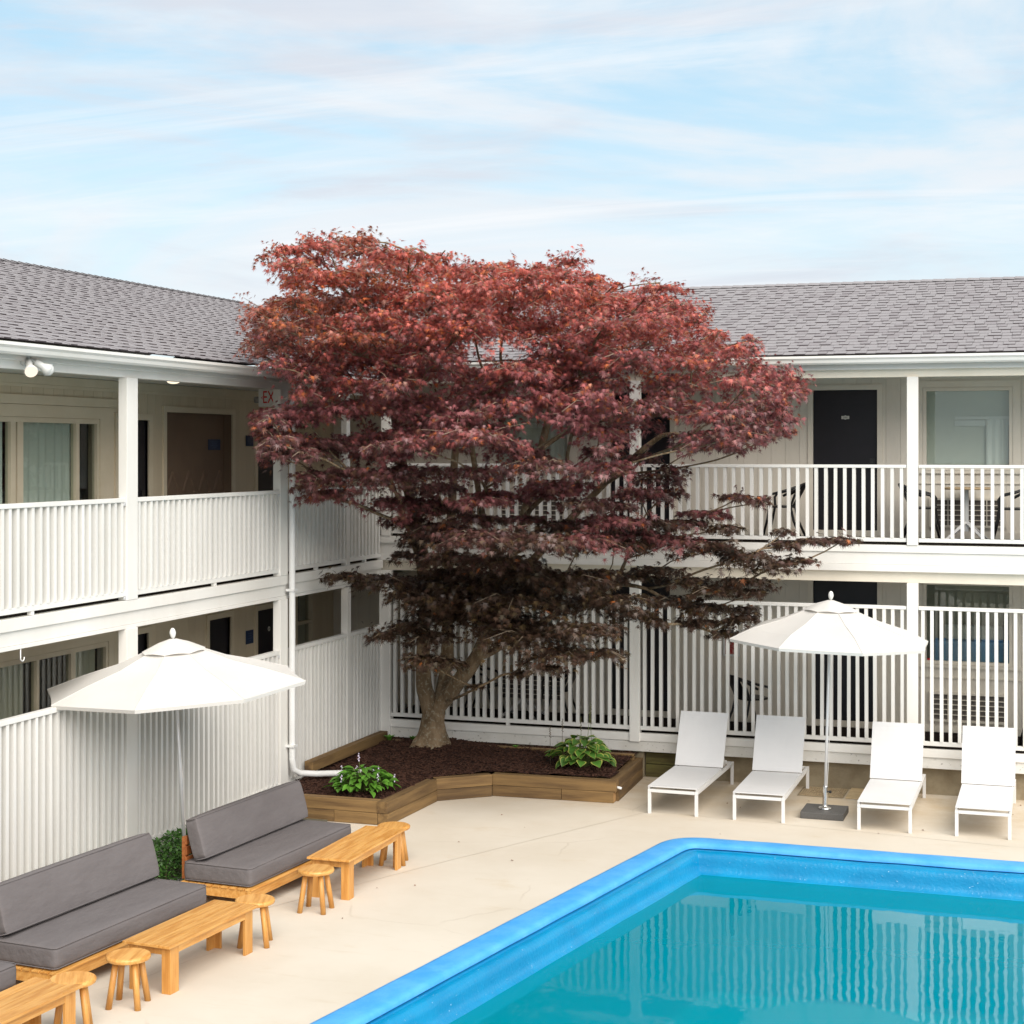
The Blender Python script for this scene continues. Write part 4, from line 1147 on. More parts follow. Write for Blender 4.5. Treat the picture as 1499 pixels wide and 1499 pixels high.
b = MB(); b.tube([(0, 0, 0), (.01, 0, .10), (.0, .01, .19)], [.013, .011, .009], 6); part('stalk', b, mat('tan_stalk', (.22, .11, .05), .8), g)

def leaf_cloud(n, posf, size, name, parent, m, colf):
    base = np.array([(0, 0, 0), (.5, .32, .06), (1, 0, 0), (.5, -.32, .06)])
    P, S, A, T, C = [], [], [], [], []
    V = np.zeros((n * 4, 3)); cols = np.zeros((n, 4)); cols[:, 3] = 1
    for i in range(n):
        p = posf(i); s = size * rnd.uniform(.7, 1.3)
        M = Matrix.Translation(p) @ Matrix.Rotation(rnd.uniform(0, 6.28), 4, 'Z') @ Matrix.Rotation(rnd.uniform(-1.0, .6), 4, 'Y') @ Matrix.Rotation(rnd.uniform(-.7, .7), 4, 'X')
        for k in range(4): V[i * 4 + k] = M @ Vector(base[k] * s)
        cols[i, :3] = colf(p)
    return poly_mesh(name, V, 4, cols, m, parent)
def poly_mesh(name, V, k, face_cols, m, parent):
    n = len(V) // k
    me = bpy.data.meshes.new(name)
    me.vertices.add(n * k); me.vertices.foreach_set('co', V.astype(np.float32).ravel())
    me.loops.add(n * k); me.loops.foreach_set('vertex_index', np.arange(n * k, dtype=np.int32))
    me.polygons.add(n); me.polygons.foreach_set('loop_start', np.arange(0, n * k, k, dtype=np.int32)); me.polygons.foreach_set('loop_total', np.full(n, k, dtype=np.int32))
    at = me.attributes.new('leaf_colour', 'FLOAT_COLOR', 'FACE'); at.data.foreach_set('color', face_cols.astype(np.float32).ravel())
    me.materials.append(m); me.update(calc_edges=True)
    return place(name, me, parent)
g = thing('boxwood_shrub', 'low dark green shrub against the side fence, between the two sofas', 'shrub', (.55, -6.9, 0))
def shrub_pos(i):
    while True:
        x, y = rnd.uniform(-.42, .40), rnd.uniform(-1.35, 1.35)
        top = .40 - .12 * (abs(x) / .42) ** 3 + .05 * mnoise.noise(Vector((x * 6, y * 6, 1)))
        z = top * (1 - rnd.random() ** 2 * .8)
        return Vector((x, y, z))
o = leaf_cloud(6500, shrub_pos, .045, 'foliage', g, BOX, lambda p: (lambda v: (.045 * v, .125 * v, .018 * v))(rnd.uniform(.6, 1.5))); tag(o, kind='stuff')
b = MB()
for i in range(26):
    x, y = rnd.uniform(-.3, .3), rnd.uniform(-1.2, 1.2); b.tube([(x, y, 0), (x + rnd.uniform(-.08, .08), y + rnd.uniform(-.08, .08), .33)], .005, 4)
tag(part('stems', b, STRAW, g), kind='stuff')

# ------------------------------------------------------------------ the red maple
PADS = [(0.59,-2.57,2.89,0.30,0.10),(1.07,-2.45,2.86,0.45,0.16),(1.48,-2.03,2.78,0.45,0.20),(1.46,-2.47,2.67,0.31,0.12),(1.09,-2.44,2.14,0.27,0.11),(1.40,-2.32,2.23,0.36,0.16),(1.73,-1.94,2.38,0.54,0.25),(1.70,-2.30,2.13,0.37,0.14),(1.76,-2.62,1.87,0.33,0.12),(2.01,-2.54,1.82,0.23,0.08),(2.38,-2.41,2.88,0.61,0.25),(3.03,-2.70,2.67,0.69,0.27),(2.19,-2.12,2.50,0.62,0.25),(3.57,-2.69,2.92,0.54,0.19),(3.24,-2.80,2.25,0.60,0.20),(3.91,-2.96,2.36,0.50,0.18),(4.15,-2.89,2.09,0.33,0.11),(2.71,-2.28,2.31,0.53,0.25),(2.92,-2.56,2.13,0.26,0.10),(3.67,-3.02,2.08,0.42,0.12),(3.50,-3.05,1.89,0.23,0.08),(3.13,-2.85,1.78,0.15,0.07),(2.24,-2.10,1.48,0.12,0.05),(4.23,-2.53,2.67,0.42,0.19),(3.72,-1.98,2.59,0.44,0.19),(1.89,-2.58,2.62,0.53,0.19),(2.32,-1.71,2.67,0.54,0.20),(4.31,-1.84,2.44,0.29,0.16),(4.55,-1.78,2.38,0.21,0.10),(4.75,-1.41,2.60,0.35,0.14),(5.18,-1.32,2.52,0.35,0.13),(5.52,-1.24,2.38,0.29,0.10),(5.35,-1.28,2.20,0.23,0.07),(5.01,-1.35,2.32,0.27,0.09),(5.60,-1.10,2.48,0.21,0.08),(4.31,-1.84,3.48,0.44,0.14),(4.78,-1.71,3.40,0.48,0.17),(5.26,-1.72,3.32,0.43,0.17),(5.65,-1.46,3.19,0.42,0.17),(6.04,-1.29,3.10,0.33,0.12),(6.31,-1.12,3.15,0.21,0.08),(5.65,-1.46,2.89,0.33,0.11),(5.32,-1.56,2.79,0.35,0.10),(4.98,-1.65,2.89,0.26,0.09),(5.75,-1.42,2.75,0.21,0.07),(4.49,-1.47,3.00,0.35,0.09),(4.15,-1.55,2.91,0.35,0.09),(6.12,-1.15,3.36,0.25,0.07),(6.44,-0.93,3.39,0.25,0.07),(6.78,-0.74,3.40,0.23,0.06),(6.12,-1.15,3.53,0.13,0.06),(5.10,-1.34,3.75,0.31,0.07),(5.52,-1.24,3.95,0.25,0.06),(5.81,-1.17,3.90,0.14,0.08),(4.87,-1.53,3.62,0.35,0.10),(5.38,-1.41,3.57,0.25,0.08),(4.57,-1.77,4.20,0.33,0.13),(4.40,-1.82,4.45,0.29,0.09),(4.67,-1.74,4.01,0.29,0.09),(4.31,-2.84,3.70,0.42,0.12),(4.78,-1.71,4.29,0.19,0.09),(1.55,-3.58,4.21,0.63,0.19),(0.83,-3.82,4.22,0.35,0.14),(0.77,-3.49,4.02,0.36,0.09),(0.63,-3.93,4.08,0.12,0.07),(1.64,-2.91,3.88,0.52,0.19),(2.01,-2.89,3.58,0.43,0.19),(1.53,-2.82,3.66,0.29,0.11),(1.60,-2.33,3.38,0.34,0.15),(3.01,-4.15,3.54,0.56,0.20),(3.56,-3.77,3.48,0.57,0.18),(4.00,-3.28,3.48,0.49,0.15),(2.92,-3.29,3.21,0.50,0.13),(2.17,-2.84,3.19,0.43,0.16),(2.84,-3.68,4.29,0.43,0.11),(3.70,-4.07,4.38,0.46,0.12),(4.37,-3.51,4.34,0.44,0.12),(4.35,-2.83,3.87,0.28,0.08),(2.12,-3.19,4.30,0.21,0.08),(3.06,-2.51,3.70,0.26,0.06),(0.50,-4.41,5.00,0.25,0.07),(0.56,-4.20,4.99,0.40,0.12),(0.66,-4.40,4.70,0.39,0.11),(0.58,-4.64,4.50,0.18,0.07),(1.00,-3.98,4.62,0.40,0.11),(1.42,-3.69,4.70,0.40,0.14),(1.94,-3.65,4.70,0.42,0.18),(1.89,-2.58,4.07,0.35,0.09),(1.56,-3.58,5.73,0.51,0.17),(0.84,-3.82,5.66,0.46,0.15),(2.28,-3.82,5.54,0.45,0.15),(3.59,-3.03,5.66,0.38,0.13),(3.81,-2.30,5.76,0.39,0.14),(0.79,-3.12,5.90,0.39,0.14),(3.52,-4.15,5.44,0.44,0.13),(2.61,-3.04,5.50,0.34,0.12),(3.30,-2.40,4.03,0.35,0.10),(2.95,-3.99,3.95,0.32,0.08),(4.08,-3.26,3.93,0.33,0.09),(1.76,-3.42,4.30,0.34,0.10),(3.67,-3.02,4.12,0.42,0.10),(2.85,-2.95,4.00,0.38,0.08),(4.39,-2.15,4.03,0.34,0.09),(2.09,-2.86,3.82,0.40,0.10),(3.74,-2.66,3.62,0.51,0.12),(4.14,-2.22,3.39,0.47,0.13),(3.09,-2.86,3.04,0.51,0.14),(2.05,-2.52,2.99,0.44,0.12),(3.81,-2.30,3.00,0.47,0.12),(2.72,-3.36,3.72,0.38,0.09),(1.46,-2.47,3.18,0.27,0.11),(4.56,-2.10,3.65,0.34,0.09),(1.55,-3.58,4.51,0.38,0.10),(1.28,-3.79,4.30,0.33,0.08),(0.39,-4.74,5.85,0.15,0.11),(0.44,-4.60,6.96,0.10,0.11),(4.68,-2.06,6.68,0.34,0.06),(3.56,-2.35,7.04,0.26,0.07),(1.16,-3.53,7.29,0.30,0.06),(4.15,-2.21,6.70,0.12,0.09),(6.26,-1.16,5.30,0.21,0.07),(6.06,-1.28,4.97,0.26,0.09),(6.14,-1.24,4.79,0.16,0.06),(5.73,-1.43,5.99,0.14,0.10),(5.24,-1.59,4.64,0.44,0.06),(5.57,-1.48,4.55,0.10,0.04),(4.30,-3.49,4.75,0.37,0.14),(5.38,-2.09,5.05,0.41,0.14),(1.63,-3.64,6.05,0.47,0.20),(0.92,-3.15,5.37,0.43,0.12),(3.84,-3.93,5.81,0.40,0.16),(0.54,-4.54,6.17,0.35,0.18),(3.95,-3.14,5.58,0.49,0.13),(2.71,-2.76,6.69,0.35,0.20),(1.45,-5.07,6.63,0.44,0.12),(4.49,-2.59,6.31,0.53,0.19),(1.29,-4.88,6.04,0.31,0.16),(5.33,-2.84,5.83,0.37,0.13),(2.12,-2.78,6.88,0.59,0.17),(2.64,-4.59,6.43,0.41,0.19),(3.83,-1.70,5.56,0.35,0.16),(1.25,-2.79,6.70,0.49,0.13),(1.19,-5.03,5.48,0.38,0.18),(4.81,-1.81,5.71,0.35,0.19),(0.55,-3.40,7.01,0.35,0.20),(0.95,-5.28,5.76,0.35,0.13),(3.83,-4.02,5.15,0.33,0.13),(2.88,-4.44,4.93,0.40,0.12),(0.44,-3.81,4.50,0.37,0.17),(2.53,-2.10,5.21,0.60,0.14),(1.33,-5.33,4.53,0.16,0.10),(1.67,-2.30,4.65,0.48,0.13),(1.66,-4.52,5.70,0.32,0.17),(3.23,-3.66,6.11,0.45,0.17),(1.86,-4.76,6.64,0.35,0.15),(3.84,-3.52,6.14,0.41,0.15),(2.41,-4.85,5.99,0.39,0.14),(1.54,-4.38,6.36,0.51,0.12),(5.70,-3.34,4.70,0.46,0.16),(4.78,-3.87,5.62,0.45,0.14),(4.07,-3.08,6.40,0.44,0.19),(1.99,-3.83,5.15,0.51,0.15),(1.73,-3.56,5.69,0.34,0.13),(3.63,-3.04,6.75,0.45,0.13),(3.72,-1.57,5.02,0.49,0.19),(5.16,-1.18,4.69,0.27,0.14),(2.93,-3.04,5.44,0.37,0.13),(1.54,-3.47,6.94,0.48,0.20),(1.25,-5.46,6.23,0.30,0.18),(0.27,-4.36,5.74,0.16,0.08),(5.74,-1.05,5.56,0.43,0.13),(0.51,-3.39,5.54,0.37,0.20),(1.63,-2.09,6.50,0.57,0.19),(3.15,-1.56,5.63,0.42,0.18),(1.38,-1.95,5.99,0.47,0.15),(1.80,-5.08,5.88,0.43,0.11),(2.98,-1.70,6.62,0.38,0.20),(1.31,-5.55,6.73,0.30,0.13),(0.63,-3.04,6.81,0.46,0.17),(2.34,-4.21,6.92,0.16,0.10),(4.41,-3.74,6.02,0.40,0.15),(1.58,-4.38,7.00,0.25,0.13),(5.91,-2.29,5.61,0.16,0.10),(2.37,-3.60,7.00,0.16,0.10),(4.16,-1.64,6.07,0.45,0.19),(5.11,-3.29,5.30,0.38,0.17),(3.15,-1.36,7.05,0.19,0.09),(0.89,-4.55,5.00,0.42,0.14),(2.94,-4.55,5.91,0.54,0.19),(2.36,-2.50,6.10,0.44,0.15),(1.08,-3.61,6.14,0.37,0.17),(5.98,-1.09,4.96,0.24,0.10),(2.64,-4.57,5.60,0.38,0.17),(1.20,-5.04,5.19,0.22,0.13),(5.20,-1.04,5.86,0.57,0.19),(3.48,-1.65,5.99,0.55,0.19),(1.46,-4.20,5.08,0.52,0.12),(3.56,-1.41,6.43,0.38,0.17),(2.34,-4.60,4.63,0.34,0.18),(5.23,-2.51,6.16,0.23,0.12),(4.76,-2.20,6.52,0.18,0.08),(2.50,-1.52,7.03,0.22,0.09),(4.78,-1.34,6.12,0.41,0.21),(1.73,-3.12,5.47,0.45,0.16),(3.18,-1.50,5.25,0.40,0.19),(0.95,-4.80,6.59,0.17,0.08),(3.76,-1.92,6.85,0.19,0.11),(2.16,-4.58,6.34,0.32,0.14),(1.62,-4.67,5.30,0.32,0.18),(3.55,-3.90,4.53,0.21,0.11),(4.90,-3.36,5.85,0.32,0.18),(2.98,-4.59,6.13,0.46,0.17),(3.38,-4.18,5.05,0.40,0.15),(6.25,-2.49,4.80,0.18,0.13),(0.63,-3.97,5.81,0.37,0.20),(3.13,-4.54,4.72,0.53,0.14),(0.43,-3.24,6.45,0.44,0.16),(4.38,-4.13,5.13,0.37,0.18),(2.26,-2.26,4.81,0.59,0.14),(2.22,-4.80,5.30,0.33,0.15),(5.95,-2.98,5.32,0.39,0.14),(6.12,-2.51,5.08,0.32,0.12),(2.40,-2.69,6.46,0.34,0.13),(4.82,-2.08,5.12,0.37,0.12),(5.79,-1.56,5.15,0.23,0.10),(0.43,-3.79,7.14,0.26,0.08),(0.37,-4.42,4.97,0.16,0.10),(1.15,-5.66,4.67,0.23,0.09),(4.35,-1.93,4.93,0.33,0.12),(6.12,-1.95,5.44,0.23,0.12),(0.98,-2.60,5.85,0.49,0.16),(4.73,-0.99,5.47,0.47,0.15),(2.96,-1.74,7.04,0.17,0.13),(3.26,-3.65,6.37,0.49,0.20),(1.36,-5.02,7.03,0.22,0.07),(3.32,-4.56,6.46,0.40,0.16),(6.14,-1.03,5.36,0.21,0.11),(2.96,-1.99,6.15,0.42,0.13),(1.21,-2.55,5.21,0.35,0.15),(5.66,-3.35,5.93,0.15,0.11),(0.40,-4.45,5.94,0.24,0.08),(5.30,-3.31,5.58,0.39,0.14),(5.14,-3.07,6.34,0.19,0.11),(1.61,-2.24,5.08,0.51,0.13),(4.00,-2.05,4.53,0.19,0.09),(1.09,-5.63,4.91,0.18,0.08),(2.00,-2.63,5.75,0.33,0.16),(5.80,-1.96,5.86,0.18,0.12),(2.99,-3.97,6.74,0.33,0.18),(5.61,-1.35,4.80,0.41,0.18),(2.17,-3.69,5.85,0.40,0.18),(0.94,-2.53,7.29,0.26,0.12),(0.59,-4.32,6.40,0.16,0.10),(3.01,-1.97,4.52,0.17,0.11),(4.13,-4.00,4.94,0.35,0.16),(5.13,-2.50,4.71,0.19,0.11),(4.25,-1.97,5.73,0.40,0.18),(1.19,-5.64,5.95,0.34,0.12),(0.66,-4.45,6.87,0.15,0.10),(1.09,-3.94,7.15,0.18,0.08),(6.05,-2.74,4.75,0.21,0.09),(1.02,-3.57,5.61,0.37,0.14),(1.05,-2.55,6.30,0.42,0.15),(4.93,-3.80,5.07,0.31,0.12),(1.09,-2.74,4.64,0.48,0.18),(0.52,-4.16,5.56,0.19,0.09),(1.15,-5.74,5.51,0.18,0.12),(1.05,-4.46,6.49,0.15,0.09),(2.43,-1.88,6.38,0.37,0.17),(4.82,-1.40,6.42,0.28,0.11),(3.92,-3.08,5.34,0.58,0.15),(5.72,-2.58,5.76,0.18,0.10),(4.23,-3.65,6.60,0.17,0.11),(0.41,-4.25,4.76,0.21,0.08),(1.45,-1.89,7.22,0.20,0.09),(4.18,-3.14,5.80,0.50,0.19),(4.93,-3.76,6.35,0.16,0.10),(0.37,-3.71,6.77,0.20,0.09),(3.67,-4.36,6.63,0.31,0.14),(1.31,-4.86,5.74,0.38,0.12),(0.62,-2.82,5.08,0.37,0.16),(4.06,-3.06,4.52,0.16,0.12),(0.44,-3.58,6.10,0.44,0.19),(3.62,-3.99,5.51,0.40,0.12),(2.13,-3.24,6.10,0.34,0.16),(2.11,-4.11,6.68,0.32,0.18),(0.89,-4.09,4.53,0.19,0.11),(2.02,-4.99,6.11,0.42,0.12),(4.07,-1.11,6.57,0.54,0.18),(6.02,-1.40,5.21,0.18,0.11),(2.13,-3.66,4.85,0.39,0.13),(2.94,-3.92,5.23,0.35,0.13),(6.35,-2.36,5.25,0.18,0.10),(1.02,-5.75,6.15,0.15,0.11),(4.99,-3.90,6.08,0.41,0.13),(2.07,-4.82,6.94,0.17,0.07),(3.92,-4.21,6.45,0.41,0.12),(1.90,-1.74,6.79,0.37,0.13),(0.82,-2.90,6.54,0.37,0.16),(3.40,-1.26,6.72,0.47,0.21),(5.32,-1.77,6.06,0.19,0.10),(0.70,-3.65,7.21,0.23,0.08),(2.51,-1.53,4.60,0.39,0.21),(4.51,-4.02,4.53,0.16,0.11),(2.06,-4.92,4.61,0.20,0.09),(4.39,-3.24,4.98,0.34,0.18),(1.36,-2.37,7.22,0.18,0.12),(0.77,-2.83,7.33,0.17,0.08),(0.90,-5.03,6.99,0.14,0.07),(0.57,-3.55,5.26,0.18,0.12),(5.76,-3.31,4.93,0.46,0.15),(2.31,-4.74,6.88,0.21,0.08)]
tree = thing('japanese_maple', 'large red Japanese maple growing from the raised planter', 'tree', (1.05, -.66, mulch_z(1.05, -.66)))
TB = Vector(tree.location)
nodes = []   # position, parent, minimum radius
def chain(par, pts, r0, r1):
    for i, p in enumerate(pts):
        nodes.append([Vector(p), par, r0 + (r1 - r0) * i / max(1, len(pts) - 1)]); par = len(nodes) - 1
    return par
nodes.append([Vector((1.045, -.64, .36)), -1, .19])
f0 = chain(0, [(1.05, -.63, .56), (1.07, -.63, .74), (1.08, -.63, .84)], .172, .165)
s1 = chain(f0, [(1.00, -.66, 1.05), (.945, -.67, 1.30), (.945, -.68, 2.0), (1.03, -.78, 2.7), (1.0, -.98, 3.4)], .118, .07)
chain(s1, [(.93, -1.3, 4.2), (.92, -1.7, 5.0), (1.0, -2.0, 5.8)], .06, .03)
s2 = chain(f0, [(1.17, -.53, 1.12), (1.235, -.50, 1.6), (1.24, -.52, 2.1), (1.30, -.62, 3.0), (1.44, -.8, 4.2)], .10, .055)
chain(s2, [(1.6, -1.0, 5.2), (1.7, -1.2, 6.2)], .045, .02)
s3 = chain(f0, [(1.22, -.66, 1.02), (1.48, -.68, 1.33), (1.74, -.74, 1.66), (1.90, -.80, 1.98), (2.10, -.92, 2.5), (2.45, -1.2, 3.2)], .118, .065)
chain(s3, [(2.85, -1.5, 4.2), (3.15, -1.7, 5.2), (3.3, -1.8, 6.0)], .06, .025)
i17 = s3 - 3
s4 = chain(i17, [(2.0, -.72, 1.77), (2.25, -.78, 1.92), (2.7, -1.0, 2.15), (3.4, -1.2, 2.6), (4.2, -1.3, 3.0)], .045, .025)
chain(s3 - 1, [(2.9, -1.05, 3.3), (3.7, -1.15, 4.1), (4.5, -1.2, 4.75)], .055, .03)
chain(s1 - 2, [(1.25, -1.5, 2.7), (1.5, -2.4, 3.6), (1.6, -3.2, 4.5)], .05, .025)
chain(s3 - 1, [(2.35, -1.8, 3.1), (2.55, -2.8, 3.9), (2.7, -3.6, 4.8)], .05, .025)
chain(s1 - 1, [(.98, -1.2, 3.3), (.95, -1.9, 4.2), (.9, -2.8, 5.0)], .03, .015)
n_stem = len(nodes)
rT = random.Random(5)
order = sorted(range(len(PADS)), key=lambda i: min((nodes[k][0] - Vector(PADS[i][:3])).length for k in range(n_stem)))
tips = {}
for i in order:
    c = Vector(PADS[i][:3]) - Vector((0, 0, .03)); best, bk = 1e9, 0
    for k, (p, par, r) in enumerate(nodes):
        if k < 3: continue
        d = c - p; cost = d.length + max(0, .15 * d.xy.length - d.z + .02) * 1.6 + .9 * max(0, (p.xy - Vector((1.5, -1.0))).length - .75 * (c.xy - Vector((1.5, -1.0))).length)
        if cost < best: best, bk = cost, k
    p0 = nodes[bk][0]; d = c - p0; n = max(2, int(d.length / .28)); par = bk
    bend = Vector((rT.uniform(-1, 1), rT.uniform(-1, 1), rT.uniform(.0, .8))) * d.length * .10
    for j in range(1, n + 1):
        t = j / n
        q = p0 + d * t + bend * math.sin(math.pi * t) + Vector((rT.uniform(-.02, .02), rT.uniform(-.02, .02), rT.uniform(-.02, .02)))
        nodes.append([q, par, .004]); par = len(nodes) - 1
    tips[i] = par
rad = [0.0] * len(nodes)
for i in tips: rad[tips[i]] = .0085 ** 2.3
for k in range(len(nodes) - 1, -1, -1):
    r = rad[k]
    if nodes[k][1] >= 0: rad[nodes[k][1]] += r if r else .006 ** 2.3
rad = [max(.0045, r ** (1 / 2.3), 0) for r in rad]
for k in range(n_stem): rad[k] = max(min(rad[k], nodes[k][2] * 1.25), nodes[k][2])
b = MB()
ch = {}
for k, (p, par, r) in enumerate(nodes): ch.setdefault(par, []).append(k)
used = set()
def run_from(k, start):
    """follow the thickest child to make one long tube"""
    line = [start, k] if start is not None else [k]
    while ch.get(k):
        cs = sorted(ch[k], key=lambda q: -rad[q]); nxt = cs[0]
        for q in cs[1:]: pending.append((q, k))
        line.append(nxt); k = nxt
    return line
pending = [(0, None)]
while pending:
    k, st = pending.pop()
    ln = run_from(k, st)
    pts = [nodes[q][0] for q in ln]; rs = [rad[q] for q in ln]
    if st is not None: rs[0] = min(rad[st] * .8, rs[1] * 1.35)
    if len(pts) < 2: continue
    # smooth the path
    P2, R2 = [], []
    for i in range(len(pts) - 1):
        a, b0, c0_, d0 = pts[max(i - 1, 0)], pts[i], pts[i + 1], pts[min(i + 2, len(pts) - 1)]
        steps = 3 if rs[i] > .03 else 2
        for s in range(steps):
            t = s / steps
            P2.append(.5 * ((2 * b0) + (-a + c0_) * t + (2 * a - 5 * b0 + 4 * c0_ - d0) * t * t + (-a + 3 * b0 - 3 * c0_ + d0) * t ** 3)); R2.append(rs[i] + (rs[i + 1] - rs[i]) * t)
    P2.append(pts[-1]); R2.append(rs[-1])
    big = max(R2)
    o0 = len(b.v); nn = 16 if big > .15 else (9 if big > .04 else 5)
    b.tube(P2, R2, nn)
    if big > .04:
        for q in range(o0, len(b.v)):
            v = Vector(b.v[q]); i_ = (q - o0) // nn
            if i_ >= len(P2): break
            cpt = P2[i_]; dv = v - cpt; f = 1 + .16 * mnoise.noise(v * 5) + .10 * mnoise.noise(v * 14)
            if v.z < .85 and k == 0:
                fl = max(0, (.80 - v.z) / .42); an = math.atan2(dv.y, dv.x)
                f *= 1 + .55 * fl ** 1.7 * (1 + .35 * math.sin(an * 5 + 1))
            b.v[q] = tuple(cpt + dv * f)
LW5 = [(0, 0), (.02, -.42), (.16, -.15), (.42, -.66), (.28, -.14), (.80, -.44), (.38, -.085), (1.04, 0), (.38, .085), (.80, .44), (.28, .14), (.42, .66), (.16, .15), (.02, .42)]
leafP, leafD, leafN, leafS, leafC = [], [], [], [], []
tw = MB()
rn = np.random.default_rng(3)
for i, (x, y, z, r, h) in enumerate(PADS):
    z -= .09 * max(0, z - 5.6) / 1.2; c = Vector((x, y, z)); K = max(5, int(6 + r * 9)); h *= .62 if z < 3.9 else .85; n = int((1000 if z > 3.9 else 1050) * math.pi * r * r * .92) + 36
    sprays = []
    for s in range(K):
        a = 2 * math.pi * (s + rT.uniform(-.35, .35)) / K; l = r * rT.uniform(.70, 1.18); zz = h * rT.uniform(-.55, .95)
        tip = Vector((l * math.cos(a), l * math.sin(a), zz - .12 * l))
        mid = tip * .5 + Vector((0, 0, .10 * l + h * .15))
        sprays.append((mid, tip, a)); tw.tube([c - Vector((0, 0, .03)), c + mid, c + tip], [.008, .006, .003], 3, caps=False)
    n0 = n; shoots = []
    if r > .2:
        for s in range(rT.choice((2, 3, 4)) if z > 4.6 else 1):
            a = rT.uniform(0, 6.283); l = r * rT.uniform(.65, 1.25); up = rT.uniform(.02, .17) if z > 5.2 else rT.uniform(-.05, .10)
            tip = Vector((l * math.cos(a), l * math.sin(a), h * .5 + up)); mid = tip * .5 + Vector((0, 0, .02))
            shoots.append((mid, tip, a)); tw.tube([c - Vector((0, 0, .03)), c + mid, c + tip], [.006, .0045, .002], 3, caps=False)
        n += 16 * len(shoots)
    mauve = 3.3 < z < 5.3 and rT.random() < .42 and r > .25; rust = z > 5.7 and x < 1.9 and rT.random() < .6
    pad_h = rT.uniform(-.5, .5); pad_g = rT.random()
    for j in range(n):
        shoot = j >= n0
        mid, tip, a = shoots[(j - n0) // 16] if shoot else sprays[int(rn.integers(K))]
        t = (.45 + .6 * float(rn.random())) if shoot else float(rn.random()) ** .7 * 1.06
        p = mid * (2 * t * (1 - t)) + tip * (t * t)
        spread = .26 * r * (.35 + .65 * math.sin(math.pi * min(1, t)))
        if shoot: p = p + Vector((float(rn.normal()) * .05, float(rn.normal()) * .05, float(rn.normal()) * .04))
        else: p = p + Vector((float(rn.normal()) * spread, float(rn.normal()) * spread, -abs(float(rn.normal())) * h * .50 + h * .55 * (1 - min(1.4, p.xy.length / r) ** 2)))
        w = c + p
        if w.y > -.06 and w.z < 5.6: continue
        if w.x < .07 and w.z < 5.4: continue
        leafP.append(w); leafD.append(a + float(rn.normal()) * .8)
        leafN.append((float(rn.normal()) * (.30 if z < 3.9 else .40), (.06 if z < 3.9 else .18) + .42 * min(1.3, p.xy.length / r) + float(rn.normal()) * .38)); leafS.append(.053 * float(rn.uniform(.72, 1.35)) * (1.15 if z < 4.2 else (1.0 if z < 5.5 else .88)))
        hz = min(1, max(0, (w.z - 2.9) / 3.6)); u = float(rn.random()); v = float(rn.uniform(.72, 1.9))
        dark = (.058, .034, .023); wine = (.195, .070, .082); red = (.37, .080, .056); orange = (.42, .12, .025); olive = (.085, .060, .020)  # dark: shade under the crown put into the lower leaves' colour
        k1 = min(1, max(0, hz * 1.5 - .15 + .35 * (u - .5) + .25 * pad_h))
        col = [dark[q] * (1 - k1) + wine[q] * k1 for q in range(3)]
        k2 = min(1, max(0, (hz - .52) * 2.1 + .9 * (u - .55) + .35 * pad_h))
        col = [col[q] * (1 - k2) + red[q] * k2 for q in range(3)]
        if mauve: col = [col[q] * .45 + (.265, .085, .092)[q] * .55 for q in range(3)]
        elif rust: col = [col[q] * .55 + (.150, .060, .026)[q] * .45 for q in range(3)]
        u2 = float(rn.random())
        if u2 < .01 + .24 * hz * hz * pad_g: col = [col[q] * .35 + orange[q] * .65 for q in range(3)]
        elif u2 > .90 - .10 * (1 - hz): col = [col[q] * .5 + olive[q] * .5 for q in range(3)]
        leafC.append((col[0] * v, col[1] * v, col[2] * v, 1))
# loose outlying sprays at the rim of the crown give it a ragged edge
n = len(leafP)
P = np.array([tuple(p) for p in leafP]); D = np.array(leafD); NN = np.array(leafN); S = np.array(leafS)
kv = len(LW5); V = np.zeros((n, kv, 3))
ca, sa = np.cos(D), np.sin(D); cx, sx = np.cos(NN[:, 0]), np.sin(NN[:, 0]); cy, sy = np.cos(NN[:, 1]), np.sin(NN[:, 1])
for q, (lx, ly) in enumerate(LW5):
    lx0 = (lx - .25); z0 = -.22 * lx * lx - .10 * abs(ly)
    X = lx0 * S; Y = ly * S; Z = z0 * S
    y1 = Y * cx - Z * sx; z1 = Y * sx + Z * cx
    x2 = X * cy + z1 * sy; z2 = -X * sy + z1 * cy
    V[:, q, 0] = x2 * ca - y1 * sa; V[:, q, 1] = x2 * sa + y1 * ca; V[:, q, 2] = z2
V = (V * 1.30 + P[:, None, :]) - np.array(TB)[None, None, :]
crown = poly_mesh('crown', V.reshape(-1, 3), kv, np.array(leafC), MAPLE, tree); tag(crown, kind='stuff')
print('leaves', n)
tr_o = part('trunk', b, BARK, tree, smooth=True, loc=tuple(-TB))
tag(part('twigs', tw, mat('twig_bark', (.27, .21, .15), .85, (.17, .125, .085), 9), tree, loc=tuple(-TB)), kind='stuff')

